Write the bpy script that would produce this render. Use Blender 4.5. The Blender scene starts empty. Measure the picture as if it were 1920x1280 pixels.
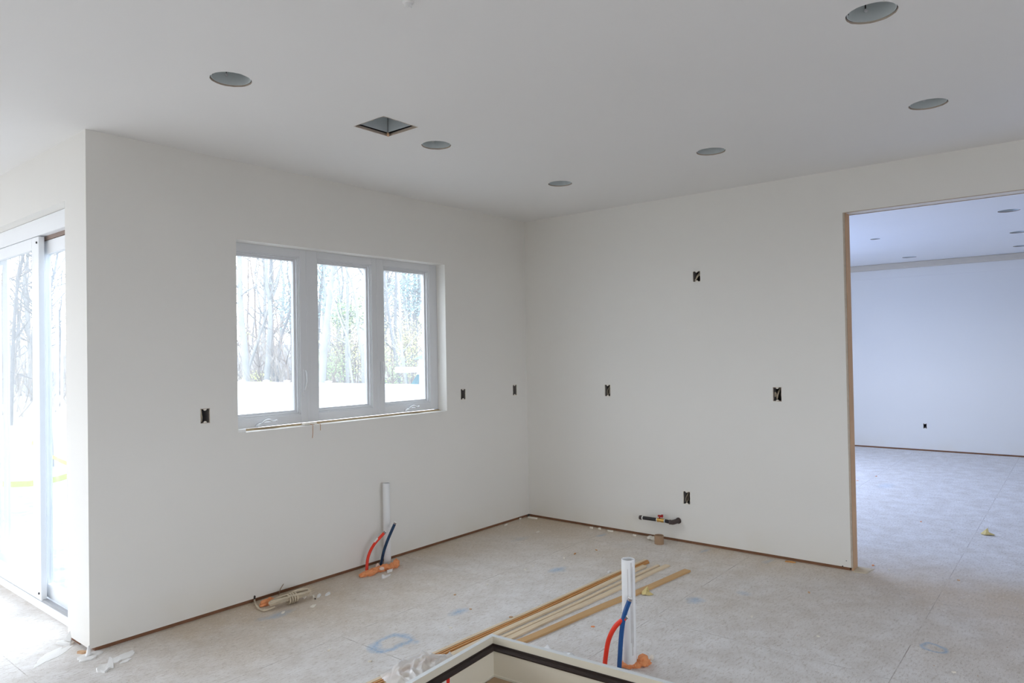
import bpy, bmesh, math, random
from mathutils import Vector, Matrix, noise
R = math.radians
SC = bpy.context.scene
COL = SC.collection

# ------------------------------------------------------------------ camera
F_PX = 1317.05
CP = Vector((-5.1604, -4.0491, 1.5288))
YAW, PITCH, ROLL = 0.6852, 0.0150, -0.0173
fw = Vector((math.cos(PITCH)*math.cos(YAW), math.cos(PITCH)*math.sin(YAW), math.sin(PITCH)))
r0 = Vector((math.sin(YAW), -math.cos(YAW), 0)); u0 = r0.cross(fw)
rt = r0*math.cos(ROLL) + u0*math.sin(ROLL)
up = -r0*math.sin(ROLL) + u0*math.cos(ROLL)
cam = bpy.data.objects.new('camera', bpy.data.cameras.new('camera'))
COL.objects.link(cam)
m3 = Matrix((rt, up, -fw)).transposed()
cam.matrix_world = Matrix.Translation(CP) @ m3.to_4x4()
cam.data.sensor_width = 36; cam.data.lens = F_PX/1920*36
cam.data.clip_start = 0.05; cam.data.clip_end = 500
SC.camera = cam

# ------------------------------------------------------------------ light
SC.view_settings.view_transform = 'Standard'; SC.view_settings.look = 'None'
SC.view_settings.gamma = 1; SC.view_settings.use_curve_mapping = False
SC.view_settings.exposure = 0.30
SKY = 7.2
w = bpy.data.worlds.new('overcast'); SC.world = w; w.use_nodes = True
bg = w.node_tree.nodes['Background']
bg.inputs[0].default_value = (0.808, 0.885, 1.0, 1); bg.inputs[1].default_value = SKY
SC.cycles.use_denoising = True
SC.cycles.max_bounces = 14; SC.cycles.diffuse_bounces = 9; SC.cycles.transparent_max_bounces = 16
SC.cycles.sample_clamp_indirect = 8
SC.cycles.caustics_reflective = False; SC.cycles.caustics_refractive = False

def window_light(name, loc, size, direction, power=None, color=(1, 1, 1)):
    """light at a window opening: a portal for the sky, or (power) an added fill lamp"""
    l = bpy.data.lights.new(name, 'AREA'); l.shape = 'RECTANGLE'
    l.size, l.size_y = size
    if power is None: l.cycles.is_portal = True
    else: l.energy = power; l.color = color
    o = bpy.data.objects.new(name, l); COL.objects.link(o)
    o.location = loc
    o.rotation_euler = Vector(direction).to_track_quat('-Z', 'Y').to_euler()
    return o
window_light('window_portal', (-1.97, 0.22, 1.65), (1.9, 1.25), (0, -1, 0))
window_light('door_portal', (-3.50, 1.22, 1.2), (1.9, 2.4), (-1, 0, 0))
window_light('nook_portal', (-6.6, 4.05, 1.38), (3.6, 2.45), (0, -1, 0))
window_light('west_portal', (-8.55, 1.2, 1.55), (1.8, 1.5), (1, 0, 0))
window_light('south_portal', (-4.6, -7.55, 1.45), (3.0, 1.5), (0, 1, 0))
window_light('far_room_portal', (3.0, 0.08, 1.45), (3.2, 1.5), (0, -1, 0))
window_light('far_room_blue_fill', (3.0, -0.02, 1.45), (3.1, 1.4), (0, -1, 0), 60, (0.30, 0.48, 1.0))  # added blue fill lamp, tints the next room on top of the sky

# ------------------------------------------------------------------ pixel helpers (photo pixel -> point at a known plane)
def ray(x, y): return fw + rt*((x-960)/F_PX) - up*((y-640)/F_PX)
def on(ax, v, x, y):
    d = ray(x, y); return CP + d*((v-CP[ax])/d[ax])
def Z(x, y, v=0.0): return on(2, v, x, y)
def X(x, y, v=0.0): return on(0, v, x, y)
def Y(x, y, v=0.0): return on(1, v, x, y)
def dep(x, y, t): return CP + ray(x, y)*t
def depth_of(p): return (Vector(p)-CP).dot(fw)

# ------------------------------------------------------------------ materials
MATS = {}
def base(name):
    m = bpy.data.materials.new(name); m.use_nodes = True; nt = m.node_tree
    return m, nt, nt.nodes['Principled BSDF']
def N(nt, t, **k):
    n = nt.nodes.new(t)
    for a, b in k.items():
        if a.startswith('i_'): n.inputs[int(a[2:])].default_value = b
        else: setattr(n, a, b)
    return n
def L(nt, a, b): nt.links.new(a, b)
def mat(name, col, rough=0.7, metal=0.0, var=0.06, scale=8.0, bump=0.0, bscale=60.0, spec=0.3, trans=0.0, alpha=None):
    if name in MATS: return MATS[name]
    m, nt, p = base(name)
    p.inputs['Roughness'].default_value = rough; p.inputs['Metallic'].default_value = metal
    p.inputs['Specular IOR Level'].default_value = spec
    tc = N(nt, 'ShaderNodeTexCoord'); nz = N(nt, 'ShaderNodeTexNoise')
    nz.inputs['Scale'].default_value = scale; nz.inputs['Detail'].default_value = 5
    L(nt, tc.outputs['Object'], nz.inputs['Vector'])
    mx = N(nt, 'ShaderNodeMix', data_type='RGBA')
    mx.inputs[6].default_value = (*[c*(1-var) for c in col], 1); mx.inputs[7].default_value = (*[min(1, c*(1+var)) for c in col], 1)
    L(nt, nz.outputs['Fac'], mx.inputs[0]); L(nt, mx.outputs[2], p.inputs['Base Color'])
    if trans: p.inputs['Transmission Weight'].default_value = trans
    if alpha is not None: p.inputs['Alpha'].default_value = alpha
    if bump:
        n2 = N(nt, 'ShaderNodeTexNoise'); n2.inputs['Scale'].default_value = bscale; n2.inputs['Detail'].default_value = 6
        L(nt, tc.outputs['Object'], n2.inputs['Vector'])
        b = N(nt, 'ShaderNodeBump'); b.inputs['Strength'].default_value = bump; b.inputs['Distance'].default_value = 0.01
        L(nt, n2.outputs['Fac'], b.inputs['Height']); L(nt, b.outputs['Normal'], p.inputs['Normal'])
    MATS[name] = m; return m

def math_n(nt, op, a, b=None, c=None, clamp=False):
    n = N(nt, 'ShaderNodeMath', operation=op); n.use_clamp = clamp
    for i, v in enumerate((a, b, c)):
        if v is None: continue
        if isinstance(v, (int, float)): n.inputs[i].default_value = v
        else: L(nt, v, n.inputs[i])
    return n.outputs[0]
def mixc(nt, fac, a, col):
    mx = N(nt, 'ShaderNodeMix', data_type='RGBA')
    if isinstance(fac, (int, float)): mx.inputs[0].default_value = fac
    else: L(nt, fac, mx.inputs[0])
    if isinstance(a, tuple): mx.inputs[6].default_value = (*a, 1)
    else: L(nt, a, mx.inputs[6])
    if isinstance(col, tuple): mx.inputs[7].default_value = (*col, 1)
    else: L(nt, col, mx.inputs[7])
    return mx.outputs[2]

def wall_mat(name, col, dirt=True):
    m, nt, p = base(name); p.inputs['Roughness'].default_value = 0.85; p.inputs['Specular IOR Level'].default_value = 0.25
    g = N(nt, 'ShaderNodeNewGeometry'); sx = N(nt, 'ShaderNodeSeparateXYZ'); L(nt, g.outputs['Position'], sx.inputs[0])
    n1 = N(nt, 'ShaderNodeTexNoise'); n1.inputs['Scale'].default_value = 1.6; n1.inputs['Detail'].default_value = 4
    L(nt, g.outputs['Position'], n1.inputs['Vector'])
    c = mixc(nt, n1.outputs['Fac'], tuple(v*0.985 for v in col), tuple(min(1, v*1.015) for v in col))
    if dirt:  # plaster dust and handling dirt close to the floor
        n2 = N(nt, 'ShaderNodeTexNoise'); n2.inputs['Scale'].default_value = 3.1; n2.inputs['Detail'].default_value = 6
        L(nt, g.outputs['Position'], n2.inputs['Vector'])
        h = math_n(nt, 'MULTIPLY_ADD', sx.outputs[2], -2.6, 0.62, True)
        f = math_n(nt, 'MULTIPLY', h, math_n(nt, 'MULTIPLY_ADD', n2.outputs['Fac'], 3.0, -1.1, True))
        f = math_n(nt, 'MULTIPLY', f, 0.55)
        c = mixc(nt, f, c, (col[0]*0.90, col[1]*0.82, col[2]*0.66))
    L(nt, c, p.inputs['Base Color'])
    n3 = N(nt, 'ShaderNodeTexNoise'); n3.inputs['Scale'].default_value = 220; n3.inputs['Detail'].default_value = 3
    L(nt, g.outputs['Position'], n3.inputs['Vector'])
    b = N(nt, 'ShaderNodeBump'); b.inputs['Strength'].default_value = 0.08; b.inputs['Distance'].default_value = 0.002
    L(nt, n3.outputs['Fac'], b.inputs['Height']); L(nt, b.outputs['Normal'], p.inputs['Normal'])
    MATS[name] = m; return m

WALL = wall_mat('primed_drywall', (0.79, 0.770, 0.728))
CEIL = wall_mat('primed_ceiling', (0.79, 0.780, 0.765), False)

def floor_mat():
    m, nt, p = base('dusty_subfloor'); p.inputs['Roughness'].default_value = 0.8; p.inputs['Specular IOR Level'].default_value = 0.25
    g = N(nt, 'ShaderNodeNewGeometry'); pos = g.outputs['Position']
    sx = N(nt, 'ShaderNodeSeparateXYZ'); L(nt, pos, sx.inputs[0])
    def nz(s, d=6, r=0.6, vec=None):
        n = N(nt, 'ShaderNodeTexNoise'); n.inputs['Scale'].default_value = s; n.inputs['Detail'].default_value = d
        n.inputs['Roughness'].default_value = r; L(nt, vec or pos, n.inputs['Vector']); return n.outputs['Fac']
    big, mid, fine = nz(0.9, 5), nz(7, 8), nz(60, 6, 0.7)
    c = mixc(nt, math_n(nt, 'MULTIPLY_ADD', mid, 3.4, -1.2, True), (0.67, 0.635, 0.60), (0.795, 0.775, 0.76))
    # tan boards showing through the dust, more of it along the walls
    nearwall = math_n(nt, 'MAXIMUM', math_n(nt, 'MULTIPLY_ADD', sx.outputs[1], 0.8, 1.05, True), math_n(nt, 'MULTIPLY_ADD', sx.outputs[0], 0.6, 0.95, True))
    inside = math_n(nt, 'MULTIPLY', math_n(nt, 'MULTIPLY_ADD', sx.outputs[0], -1.3, 1.0, True), math_n(nt, 'MULTIPLY_ADD', sx.outputs[0], 2.0, 7.6, True))
    f = math_n(nt, 'MULTIPLY', math_n(nt, 'MULTIPLY', nearwall, inside), math_n(nt, 'MULTIPLY_ADD', big, 2.6, -0.55, True))
    f = math_n(nt, 'MULTIPLY', f, 0.9)
    c = mixc(nt, f, c, (0.54, 0.42, 0.28))
    # chopped strand flakes, swept marks
    mp = N(nt, 'ShaderNodeMapping'); L(nt, pos, mp.inputs[0]); mp.inputs['Rotation'].default_value = (0, 0, 0.5); mp.inputs['Scale'].default_value = (1, 3.2, 1)
    st = nz(26, 5, 0.7, mp.outputs[0])
    c = mixc(nt, math_n(nt, 'MULTIPLY', math_n(nt, 'MULTIPLY_ADD', st, 8, -4.1, True), 0.40), c, (0.36, 0.29, 0.22))
    c = mixc(nt, math_n(nt, 'MULTIPLY', math_n(nt, 'MULTIPLY_ADD', fine, 8, -4.4, True), 0.4), c, (0.87, 0.86, 0.85))
    c = mixc(nt, math_n(nt, 'MULTIPLY', math_n(nt, 'MULTIPLY_ADD', big, 4, -2.3, True), 0.35), c, (0.84, 0.835, 0.84))
    # crumbs
    for sc_, th, colr, off in ((38, 0.11, (0.30, 0.19, 0.13), 0), (23, 0.12, (0.88, 0.84, 0.76), 7), (70, 0.16, (0.26, 0.20, 0.17), 3), (13, 0.06, (0.50, 0.28, 0.15), 11), (100, 0.2, (0.32, 0.26, 0.22), 5)):
        mp = N(nt, 'ShaderNodeMapping'); L(nt, pos, mp.inputs[0]); mp.inputs['Location'].default_value = (off, off*0.7, 0)
        mp.inputs['Rotation'].default_value = (0, 0, off*0.31); mp.inputs['Scale'].default_value = (1, 1.7, 0.001)
        v = N(nt, 'ShaderNodeTexVoronoi'); v.inputs['Scale'].default_value = sc_; v.inputs['Randomness'].default_value = 1; L(nt, mp.outputs[0], v.inputs['Vector'])
        k = math_n(nt, 'LESS_THAN', v.outputs['Distance'], th)
        wn = N(nt, 'ShaderNodeSeparateColor'); L(nt, v.outputs['Color'], wn.inputs[0])
        k = math_n(nt, 'MULTIPLY', k, math_n(nt, 'GREATER_THAN', math_n(nt, 'ADD', wn.outputs[0], math_n(nt, 'MULTIPLY', math_n(nt, 'SUBTRACT', big, 0.5), 1.2)), 0.88))
        c = mixc(nt, math_n(nt, 'MULTIPLY', k, 0.8), c, colr)
    # board joints
    ms = N(nt, 'ShaderNodeMapping'); L(nt, pos, ms.inputs[0]); ms.inputs['Location'].default_value = (0.35, 0.88, 0)
    br = N(nt, 'ShaderNodeTexBrick'); L(nt, ms.outputs[0], br.inputs['Vector'])
    br.inputs['Scale'].default_value = 1; br.inputs['Mortar Size'].default_value = 0.0022; br.inputs['Mortar Smooth'].default_value = 0
    br.inputs['Brick Width'].default_value = 2.44; br.inputs['Row Height'].default_value = 1.22
    jf = math_n(nt, 'MULTIPLY', br.outputs['Fac'], math_n(nt, 'MULTIPLY_ADD', mid, 4, -1.6, True))
    c = mixc(nt, math_n(nt, 'MULTIPLY', jf, 0.75), c, (0.24, 0.19, 0.16))
    # blue chalk and marker stains (px, py, half-length, half-width, ring, strength)
    blues = [(735, 1205, .115, .075, 1, .8), (858, 1147, .08, .05, 0, .75), (1048, 1068, .10, .05, 0, .7), (1303, 1125, .075, .05, 0, .6),
             (1752, 1215, .05, .05, 1, .8), (520, 1152, .13, .05, 0, .5), (1128, 1003, .08, .03, 0, .55), (1395, 1112, .05, .05, 0, .3),
             (1320, 1032, .09, .03, 0, .4), (1440, 1052, .06, .03, 0, .35), (1660, 910, .2, .1, 0, .25), (780, 1205, .03, .03, 0, .5), (975, 1010, .12, .05, 0, .2)]
    dn = N(nt, 'ShaderNodeTexNoise'); dn.inputs['Scale'].default_value = 9; L(nt, pos, dn.inputs['Vector'])
    off = N(nt, 'ShaderNodeVectorMath', operation='MULTIPLY_ADD'); L(nt, dn.outputs['Color'], off.inputs[0])
    off.inputs[1].default_value = (0.09, 0.09, 0); L(nt, pos, off.inputs[2])
    for px, py, a, b_, ring, s in blues:
        P = Z(px, py)
        mp = N(nt, 'ShaderNodeMapping'); mp.vector_type = 'TEXTURE'; L(nt, off.outputs[0], mp.inputs[0])
        mp.inputs['Location'].default_value = (P.x+0.045, P.y+0.045, 0); mp.inputs['Scale'].default_value = (a, b_, 1)
        ln = N(nt, 'ShaderNodeVectorMath', operation='LENGTH'); L(nt, mp.outputs[0], ln.inputs[0])
        d = ln.outputs['Value']
        if ring:
            e = math_n(nt, 'ABSOLUTE', math_n(nt, 'SUBTRACT', d, 0.95)); e = math_n(nt, 'MULTIPLY_ADD', e, -2.6, 1.0, True)
        else: e = math_n(nt, 'MULTIPLY_ADD', d, -1.1, 1.25, True)
        e = math_n(nt, 'MULTIPLY', e, math_n(nt, 'MULTIPLY_ADD', fine, 2.5, -0.55, True))
        c = mixc(nt, math_n(nt, 'MULTIPLY', e, s), c, (0.20, 0.39, 0.60))
    L(nt, c, p.inputs['Base Color'])
    bsum = math_n(nt, 'ADD', math_n(nt, 'MULTIPLY', st, 0.6), fine)
    b = N(nt, 'ShaderNodeBump'); b.inputs['Strength'].default_value = 0.35; b.inputs['Distance'].default_value = 0.004
    L(nt, bsum, b.inputs['Height']); L(nt, b.outputs['Normal'], p.inputs['Normal'])
    MATS['floor'] = m; return m
FLOOR = floor_mat()

def glass_mat():
    m = bpy.data.materials.new('window_glass'); m.use_nodes = True; nt = m.node_tree; nt.nodes.clear()
    o = N(nt, 'ShaderNodeOutputMaterial'); t = N(nt, 'ShaderNodeBsdfTransparent'); t.inputs[0].default_value = (0.97, 0.985, 0.985, 1)
    g = N(nt, 'ShaderNodeBsdfGlossy'); g.inputs['Roughness'].default_value = 0.02
    g2 = N(nt, 'ShaderNodeNewGeometry'); dt = N(nt, 'ShaderNodeVectorMath', operation='DOT_PRODUCT'); L(nt, g2.outputs['Incoming'], dt.inputs[0]); L(nt, g2.outputs['Normal'], dt.inputs[1])
    cs = math_n(nt, 'SUBTRACT', 1.0, math_n(nt, 'ABSOLUTE', dt.outputs['Value'])); fr_ = math_n(nt, 'MULTIPLY_ADD', math_n(nt, 'POWER', cs, 5.0), 0.9, 0.035, True)
    mx = N(nt, 'ShaderNodeMixShader'); L(nt, fr_, mx.inputs[0]); L(nt, t.outputs[0], mx.inputs[1]); L(nt, g.outputs[0], mx.inputs[2])
    d = N(nt, 'ShaderNodeBsdfTranslucent'); d.inputs[0].default_value = (.9, .93, .96, 1)   # thin dust film; its milkiness also imitates the glare over the trees
    m2 = N(nt, 'ShaderNodeMixShader'); m2.inputs[0].default_value = 0.055
    L(nt, mx.outputs[0], m2.inputs[1]); L(nt, d.outputs[0], m2.inputs[2])
    L(nt, m2.outputs[0], o.inputs[0]); return m
GLASS = glass_mat()
def film_mat():
    m = bpy.data.materials.new('clear_white_plastic_film'); m.use_nodes = True; nt = m.node_tree; nt.nodes.clear()
    o = N(nt, 'ShaderNodeOutputMaterial'); t = N(nt, 'ShaderNodeBsdfTransparent')
    d = N(nt, 'ShaderNodeBsdfDiffuse'); d.inputs[0].default_value = (.96, .965, .98, 1)
    tr = N(nt, 'ShaderNodeBsdfTranslucent'); tr.inputs[0].default_value = (.96, .965, .98, 1)
    g = N(nt, 'ShaderNodeBsdfGlossy'); g.inputs['Roughness'].default_value = 0.25
    a = N(nt, 'ShaderNodeMixShader'); a.inputs[0].default_value = 0.45; L(nt, d.outputs[0], a.inputs[1]); L(nt, tr.outputs[0], a.inputs[2])
    b = N(nt, 'ShaderNodeMixShader'); b.inputs[0].default_value = 0.12; L(nt, a.outputs[0], b.inputs[1]); L(nt, g.outputs[0], b.inputs[2])
    c = N(nt, 'ShaderNodeMixShader'); c.inputs[0].default_value = 0.80; L(nt, t.outputs[0], c.inputs[1]); L(nt, b.outputs[0], c.inputs[2])
    L(nt, c.outputs[0], o.inputs[0]); return m
FILM = film_mat()

VINYL = mat('white_vinyl', (0.72, 0.725, 0.735), 0.4, var=0.01)
DVINYL = mat('bright_door_vinyl', (0.84, 0.85, 0.86), 0.4, var=0.01)
PLATE = mat('sole_plate_wood', (0.22, 0.105, 0.055), 0.8, var=0.35, scale=12)
STUD = mat('stud_wood', (0.62, 0.40, 0.24), 0.75, var=0.15, scale=5, bump=.2)
PAPER = mat('torn_drywall_edge', (0.50, 0.42, 0.34), 0.9, var=0.2, scale=40)
GYP = mat('gypsum_crumb', (0.80, 0.75, 0.66), 0.95, var=0.08, scale=30, bump=.3)
PLASTER = mat('joint_compound', (0.82, 0.81, 0.79), 0.8, var=0.04, scale=20, bump=.15)
DARK = mat('dark_box_plastic', (0.045, 0.038, 0.035), 0.6, var=0.3)
BOXGREY = mat('grey_box_side', (0.22, 0.20, 0.19), 0.6, var=0.2)
CANM = mat('galvanised_can', (0.66, 0.70, 0.70), 0.5, metal=0.25, var=0.05)
DUCT = mat('galvanised_duct', (0.66, 0.70, 0.71), 0.4, metal=0.3, var=0.08)
PVC = mat('white_pvc', (0.80, 0.80, 0.80), 0.45, var=0.03, scale=10)
GRIME = mat('pipe_scuff', (0.60, 0.58, 0.57), 0.7, var=0.3, scale=14)
RED = mat('red_pex', (0.78, 0.045, 0.02), 0.35, var=0.06)
BLUE = mat('blue_pex', (0.02, 0.085, 0.26), 0.35, var=0.08)
PEXCAP = mat('pex_cut_end', (0.30, 0.25, 0.24), 0.4, metal=.3)
FOAM = mat('orange_spray_foam', (0.85, 0.33, 0.14), 0.8, var=0.22, scale=25, bump=.5, bscale=50)
FOAMP = mat('pale_foam_skin', (0.85, 0.66, 0.56), 0.8, var=0.1, scale=25, bump=.4)
CABLE = mat('beige_cable', (0.60, 0.51, 0.38), 0.6, var=0.12, scale=20)
WIRE = mat('bare_twine', (0.30, 0.20, 0.13), 0.8)
IRON = mat('black_iron_pipe', (0.035, 0.030, 0.030), 0.45, metal=.2, var=0.2)
FIT = mat('brown_black_fitting', (0.075, 0.055, 0.05), 0.6, var=.2)
BRASS = mat('brass', (0.60, 0.36, 0.10), 0.35, metal=.7)
REDM = mat('dark_red_enamel', (0.38, 0.02, 0.015), 0.4)
TAPE = mat('thread_tape', (0.85, 0.84, 0.80), 0.7)
CARD = mat('cardboard_core', (0.36, 0.235, 0.145), 0.9, var=0.08, scale=15)
WOODP = mat('pale_pine_strip', (0.74, 0.60, 0.42), 0.6, var=0.10, scale=3)
WOODO = mat('orange_pine_strip', (0.56, 0.27, 0.085), 0.55, var=0.15, scale=4)
PLANK = mat('golden_plank', (0.60, 0.37, 0.17), 0.6, var=0.10, scale=5)
CREAM = mat('cream_vinyl_jamb', (0.72, 0.67, 0.55), 0.45, var=0.03)
EDGE = mat('white_jamb_edge', (0.72, 0.74, 0.74), 0.45, var=0.02)
RUBBER = mat('dark_brown_rubber', (0.030, 0.020, 0.017), 0.28, var=0.15)
CORRUG = mat('brown_board', (0.42, 0.29, 0.18), 0.85, var=0.12)
BEIGE = mat('beige_trim', (0.60, 0.54, 0.45), 0.8, var=0.03)
OUTP = mat('fence_vinyl', (0.90, 0.90, 0.90), 0.5, var=0.01)
SAND = mat('straw_strewn_soil', (0.155, 0.15, 0.145), 0.95, var=0.9, scale=6, bump=1.0, bscale=9)
SIDING = mat('house_siding', (0.35, 0.40, 0.46), 0.9, var=0.05)
SHINGLE = mat('grey_shingles', (0.22, 0.24, 0.28), 0.9, var=0.15, scale=4)
PLAYB = mat('playset_blue', (0.045, 0.13, 0.20), 0.5); PLAYT = mat('playset_teal', (0.015, 0.095, 0.12), 0.5)
YTAPE = mat('yellow_warning_tape', (0.26, 0.29, 0.02), 0.5)
CONC = mat('foundation', (0.4, 0.4, 0.4), 0.9)
def bark(name, c): return mat(name, c, 0.9, var=0.3, scale=2.2, bump=.6, bscale=12)
BK = [bark('bark_pale', (0.19, 0.195, 0.19)), bark('bark_grey', (0.11, 0.115, 0.12)), bark('bark_brown', (0.16, 0.13, 0.11)), bark('bark_white', (0.62, 0.62, 0.62))]
LEAFY = mat('spring_leaf_yellow_green', (0.34, 0.37, 0.13), 0.8, var=.3, scale=1)
LEAFG = mat('ivy_green', (0.17, 0.24, 0.11), 0.8, var=.3, scale=1)
PINE = mat('pine_needle_blue_green', (0.12, 0.19, 0.19), 0.8, var=.3, scale=1)
BUD = mat('brown_thicket', (0.215, 0.19, 0.165), 0.9, var=.3, scale=1)

# ------------------------------------------------------------------ mesh builder
class MB:
    def __init__(s): s.v = []; s.f = []; s.mi = []; s.m = 0
    def add(s, vs, fs):
        n = len(s.v); s.v += [tuple(v) for v in vs]; s.f += [tuple(i+n for i in f) for f in fs]; s.mi += [s.m]*len(fs); return s
    def box(s, a, b, M=None):
        x0, y0, z0 = a; x1, y1, z1 = b
        vs = [Vector(p) for p in ((x0,y0,z0),(x1,y0,z0),(x1,y1,z0),(x0,y1,z0),(x0,y0,z1),(x1,y0,z1),(x1,y1,z1),(x0,y1,z1))]
        if M: vs = [M @ v for v in vs]
        return s.add(vs, [(0,3,2,1),(4,5,6,7),(0,1,5,4),(1,2,6,5),(2,3,7,6),(3,0,4,7)])
    def tube(s, pts, r, n=10, caps=True, sq=1.0):
        pts = [Vector(p) for p in pts]; k = len(pts); rs = r if isinstance(r, (list, tuple)) else [r]*k
        d0 = (pts[1]-pts[0]).normalized(); a = d0.orthogonal().normalized(); vs = []; fs = []
        for i, p in enumerate(pts):
            d = (pts[min(i+1, k-1)]-pts[max(i-1, 0)]).normalized()
            a = (a - d*a.dot(d)).normalized(); b = d.cross(a)
            for j in range(n):
                t = 2*math.pi*j/n; vs.append(p + (a*math.cos(t) + b*math.sin(t)*sq)*rs[i])
        for i in range(k-1):
            for j in range(n):
                j2 = (j+1) % n; fs.append((i*n+j, i*n+j2, (i+1)*n+j2, (i+1)*n+j))
        if caps: fs.append(tuple(range(n))[::-1]); fs.append(tuple((k-1)*n+j for j in range(n)))
        return s.add(vs, fs)
    def lathe(s, prof, c=(0,0,0), n=32, M=None, wob=None):
        """prof = list of (radius, z); closed chain of rings"""
        vs = []; fs = []; c = Vector(c)
        for i, (r, z) in enumerate(prof):
            for j in range(n):
                t = 2*math.pi*j/n; rr = r*(1+(wob(i, j) if wob else 0))
                p = Vector((rr*math.cos(t), rr*math.sin(t), z)); p = M @ p if M else p
                vs.append(p + c)
        for i in range(len(prof)-1):
            for j in range(n):
                j2 = (j+1) % n; fs.append((i*n+j, i*n+j2, (i+1)*n+j2, (i+1)*n+j))
        return s.add(vs, fs)
    def prism(s, poly, z0, z1, M=None):
        n = len(poly); vs = [Vector((p[0], p[1], z0)) for p in poly] + [Vector((p[0], p[1], z1)) for p in poly]
        if M: vs = [M @ v for v in vs]
        return s.add(vs, [tuple(range(n))[::-1], tuple(range(n, 2*n))] + [(i, (i+1) % n, n+(i+1) % n, n+i) for i in range(n)])
    def blob(s, c, r, seed=0, n=2, amp=.25, fr=30):
        bm = bmesh.new(); bmesh.ops.create_icosphere(bm, subdivisions=n, radius=1)
        rr = r if isinstance(r, (tuple, list)) else (r, r, r); vs = []
        for v in bm.verts:
            k = 1 + amp*noise.noise(Vector(v.co)*2.0 + Vector((seed*3.1, seed, 0))) + amp*.5*noise.noise(Vector(v.co)*5 + Vector((seed, 0, 0)))
            vs.append(Vector((v.co.x*rr[0]*k, v.co.y*rr[1]*k, v.co.z*rr[2]*k)) + Vector(c))
        bm.verts.ensure_lookup_table(); fs = [[q.index for q in f.verts] for f in bm.faces]; bm.free()
        return s.add(vs, fs)
    def build(s, name, mats, parent=None, smooth=False, origin=None, bevel=0):
        me = bpy.data.meshes.new(name)
        o0 = Vector(origin) if origin is not None else Vector((0, 0, 0))
        me.from_pydata([tuple(Vector(v)-o0) for v in s.v], [], s.f)
        mats = mats if isinstance(mats, (list, tuple)) else [mats]
        for m in mats: me.materials.append(m)
        for p, i in zip(me.polygons, s.mi): p.material_index = i; p.use_smooth = smooth
        me.update()
        bm = bmesh.new(); bm.from_mesh(me); bmesh.ops.recalc_face_normals(bm, faces=bm.faces); bm.to_mesh(me); bm.free()
        o = bpy.data.objects.new(name, me); COL.objects.link(o)
        if parent is not None:
            o.parent = parent; o.location = o0 - Vector(parent.get('_w', (0, 0, 0)))
            o['_w'] = tuple(o0)
        else: o.location = o0; o['_w'] = tuple(o0)
        if bevel:
            b = o.modifiers.new('bevel', 'BEVEL'); b.width = bevel; b.segments = 2; b.limit_method = 'ANGLE'
        if smooth and bevel == 0:
            e = o.modifiers.new('split', 'EDGE_SPLIT'); e.split_angle = R(42)
        return o
def empty(name, loc, label=None, cat=None, group=None, kind=None):
    o = bpy.data.objects.new(name, None); COL.objects.link(o); o.location = loc; o['_w'] = tuple(loc); o.empty_display_size = .05
    return tag(o, label, cat, group, kind)
def tag(o, label=None, cat=None, group=None, kind=None):
    if label: o['label'] = label
    if cat: o['category'] = cat
    if group: o['group'] = group
    if kind: o['kind'] = kind
    return o
def struct(o, label=None, cat=None): return tag(o, label, cat, kind='structure')
def catmull(P, n=6):
    P = [Vector(p) for p in P]; Q = [2*P[0]-P[1]] + P + [2*P[-1]-P[-2]]; out = []
    for i in range(1, len(Q)-2):
        a, b, c, d = Q[i-1:i+3]
        for k in range(n):
            t = k/n; out.append(0.5*((2*b)+(c-a)*t+(2*a-5*b+4*c-d)*t*t+(3*b-a-3*c+d)*t**3))
    out.append(P[-1]); return out

def slab(name, ax, p0, p1, u, z, holes, m, label, cat='wall'):
    """wall: ax 'x' = plane x in [p0,p1] running along y; 'y' = plane y in [p0,p1] running along x"""
    us = sorted(set([u[0], u[1]] + [h[i] for h in holes for i in (0, 1)])); zs = sorted(set([z[0], z[1]] + [h[i] for h in holes for i in (2, 3)]))
    us = [a for a in us if u[0]-1e-6 <= a <= u[1]+1e-6]; zs = [a for a in zs if z[0]-1e-6 <= a <= z[1]+1e-6]
    solid = lambda i, j: 0 <= i < len(us)-1 and 0 <= j < len(zs)-1 and not any(h[0]-1e-6 <= us[i] and us[i+1] <= h[1]+1e-6 and h[2]-1e-6 <= zs[j] and zs[j+1] <= h[3]+1e-6 for h in holes)
    P = (lambda a, b, c: (b, a, c)) if ax == 'x' else (lambda a, b, c: (a, b, c))   # a=u, b=plane, c=z
    mb = MB()
    for i in range(len(us)-1):
        for j in range(len(zs)-1):
            if not solid(i, j): continue
            a, b, c, d = us[i], us[i+1], zs[j], zs[j+1]
            mb.add([P(a,p0,c),P(b,p0,c),P(b,p0,d),P(a,p0,d)], [(0,1,2,3)]); mb.add([P(a,p1,c),P(b,p1,c),P(b,p1,d),P(a,p1,d)], [(0,1,2,3)])
            if not solid(i-1, j): mb.add([P(a,p0,c),P(a,p1,c),P(a,p1,d),P(a,p0,d)], [(0,1,2,3)])
            if not solid(i+1, j): mb.add([P(b,p0,c),P(b,p1,c),P(b,p1,d),P(b,p0,d)], [(0,1,2,3)])
            if not solid(i, j-1): mb.add([P(a,p0,c),P(b,p0,c),P(b,p1,c),P(a,p1,c)], [(0,1,2,3)])
            if not solid(i, j+1): mb.add([P(a,p0,d),P(b,p0,d),P(b,p1,d),P(a,p1,d)], [(0,1,2,3)])
    o = mb.build(name, m)
    bm = bmesh.new(); bm.from_mesh(o.data); bmesh.ops.remove_doubles(bm, verts=bm.verts, dist=1e-5); bmesh.ops.recalc_face_normals(bm, faces=bm.faces); bm.to_mesh(o.data); bm.free()
    return struct(o, label, cat)

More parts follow.
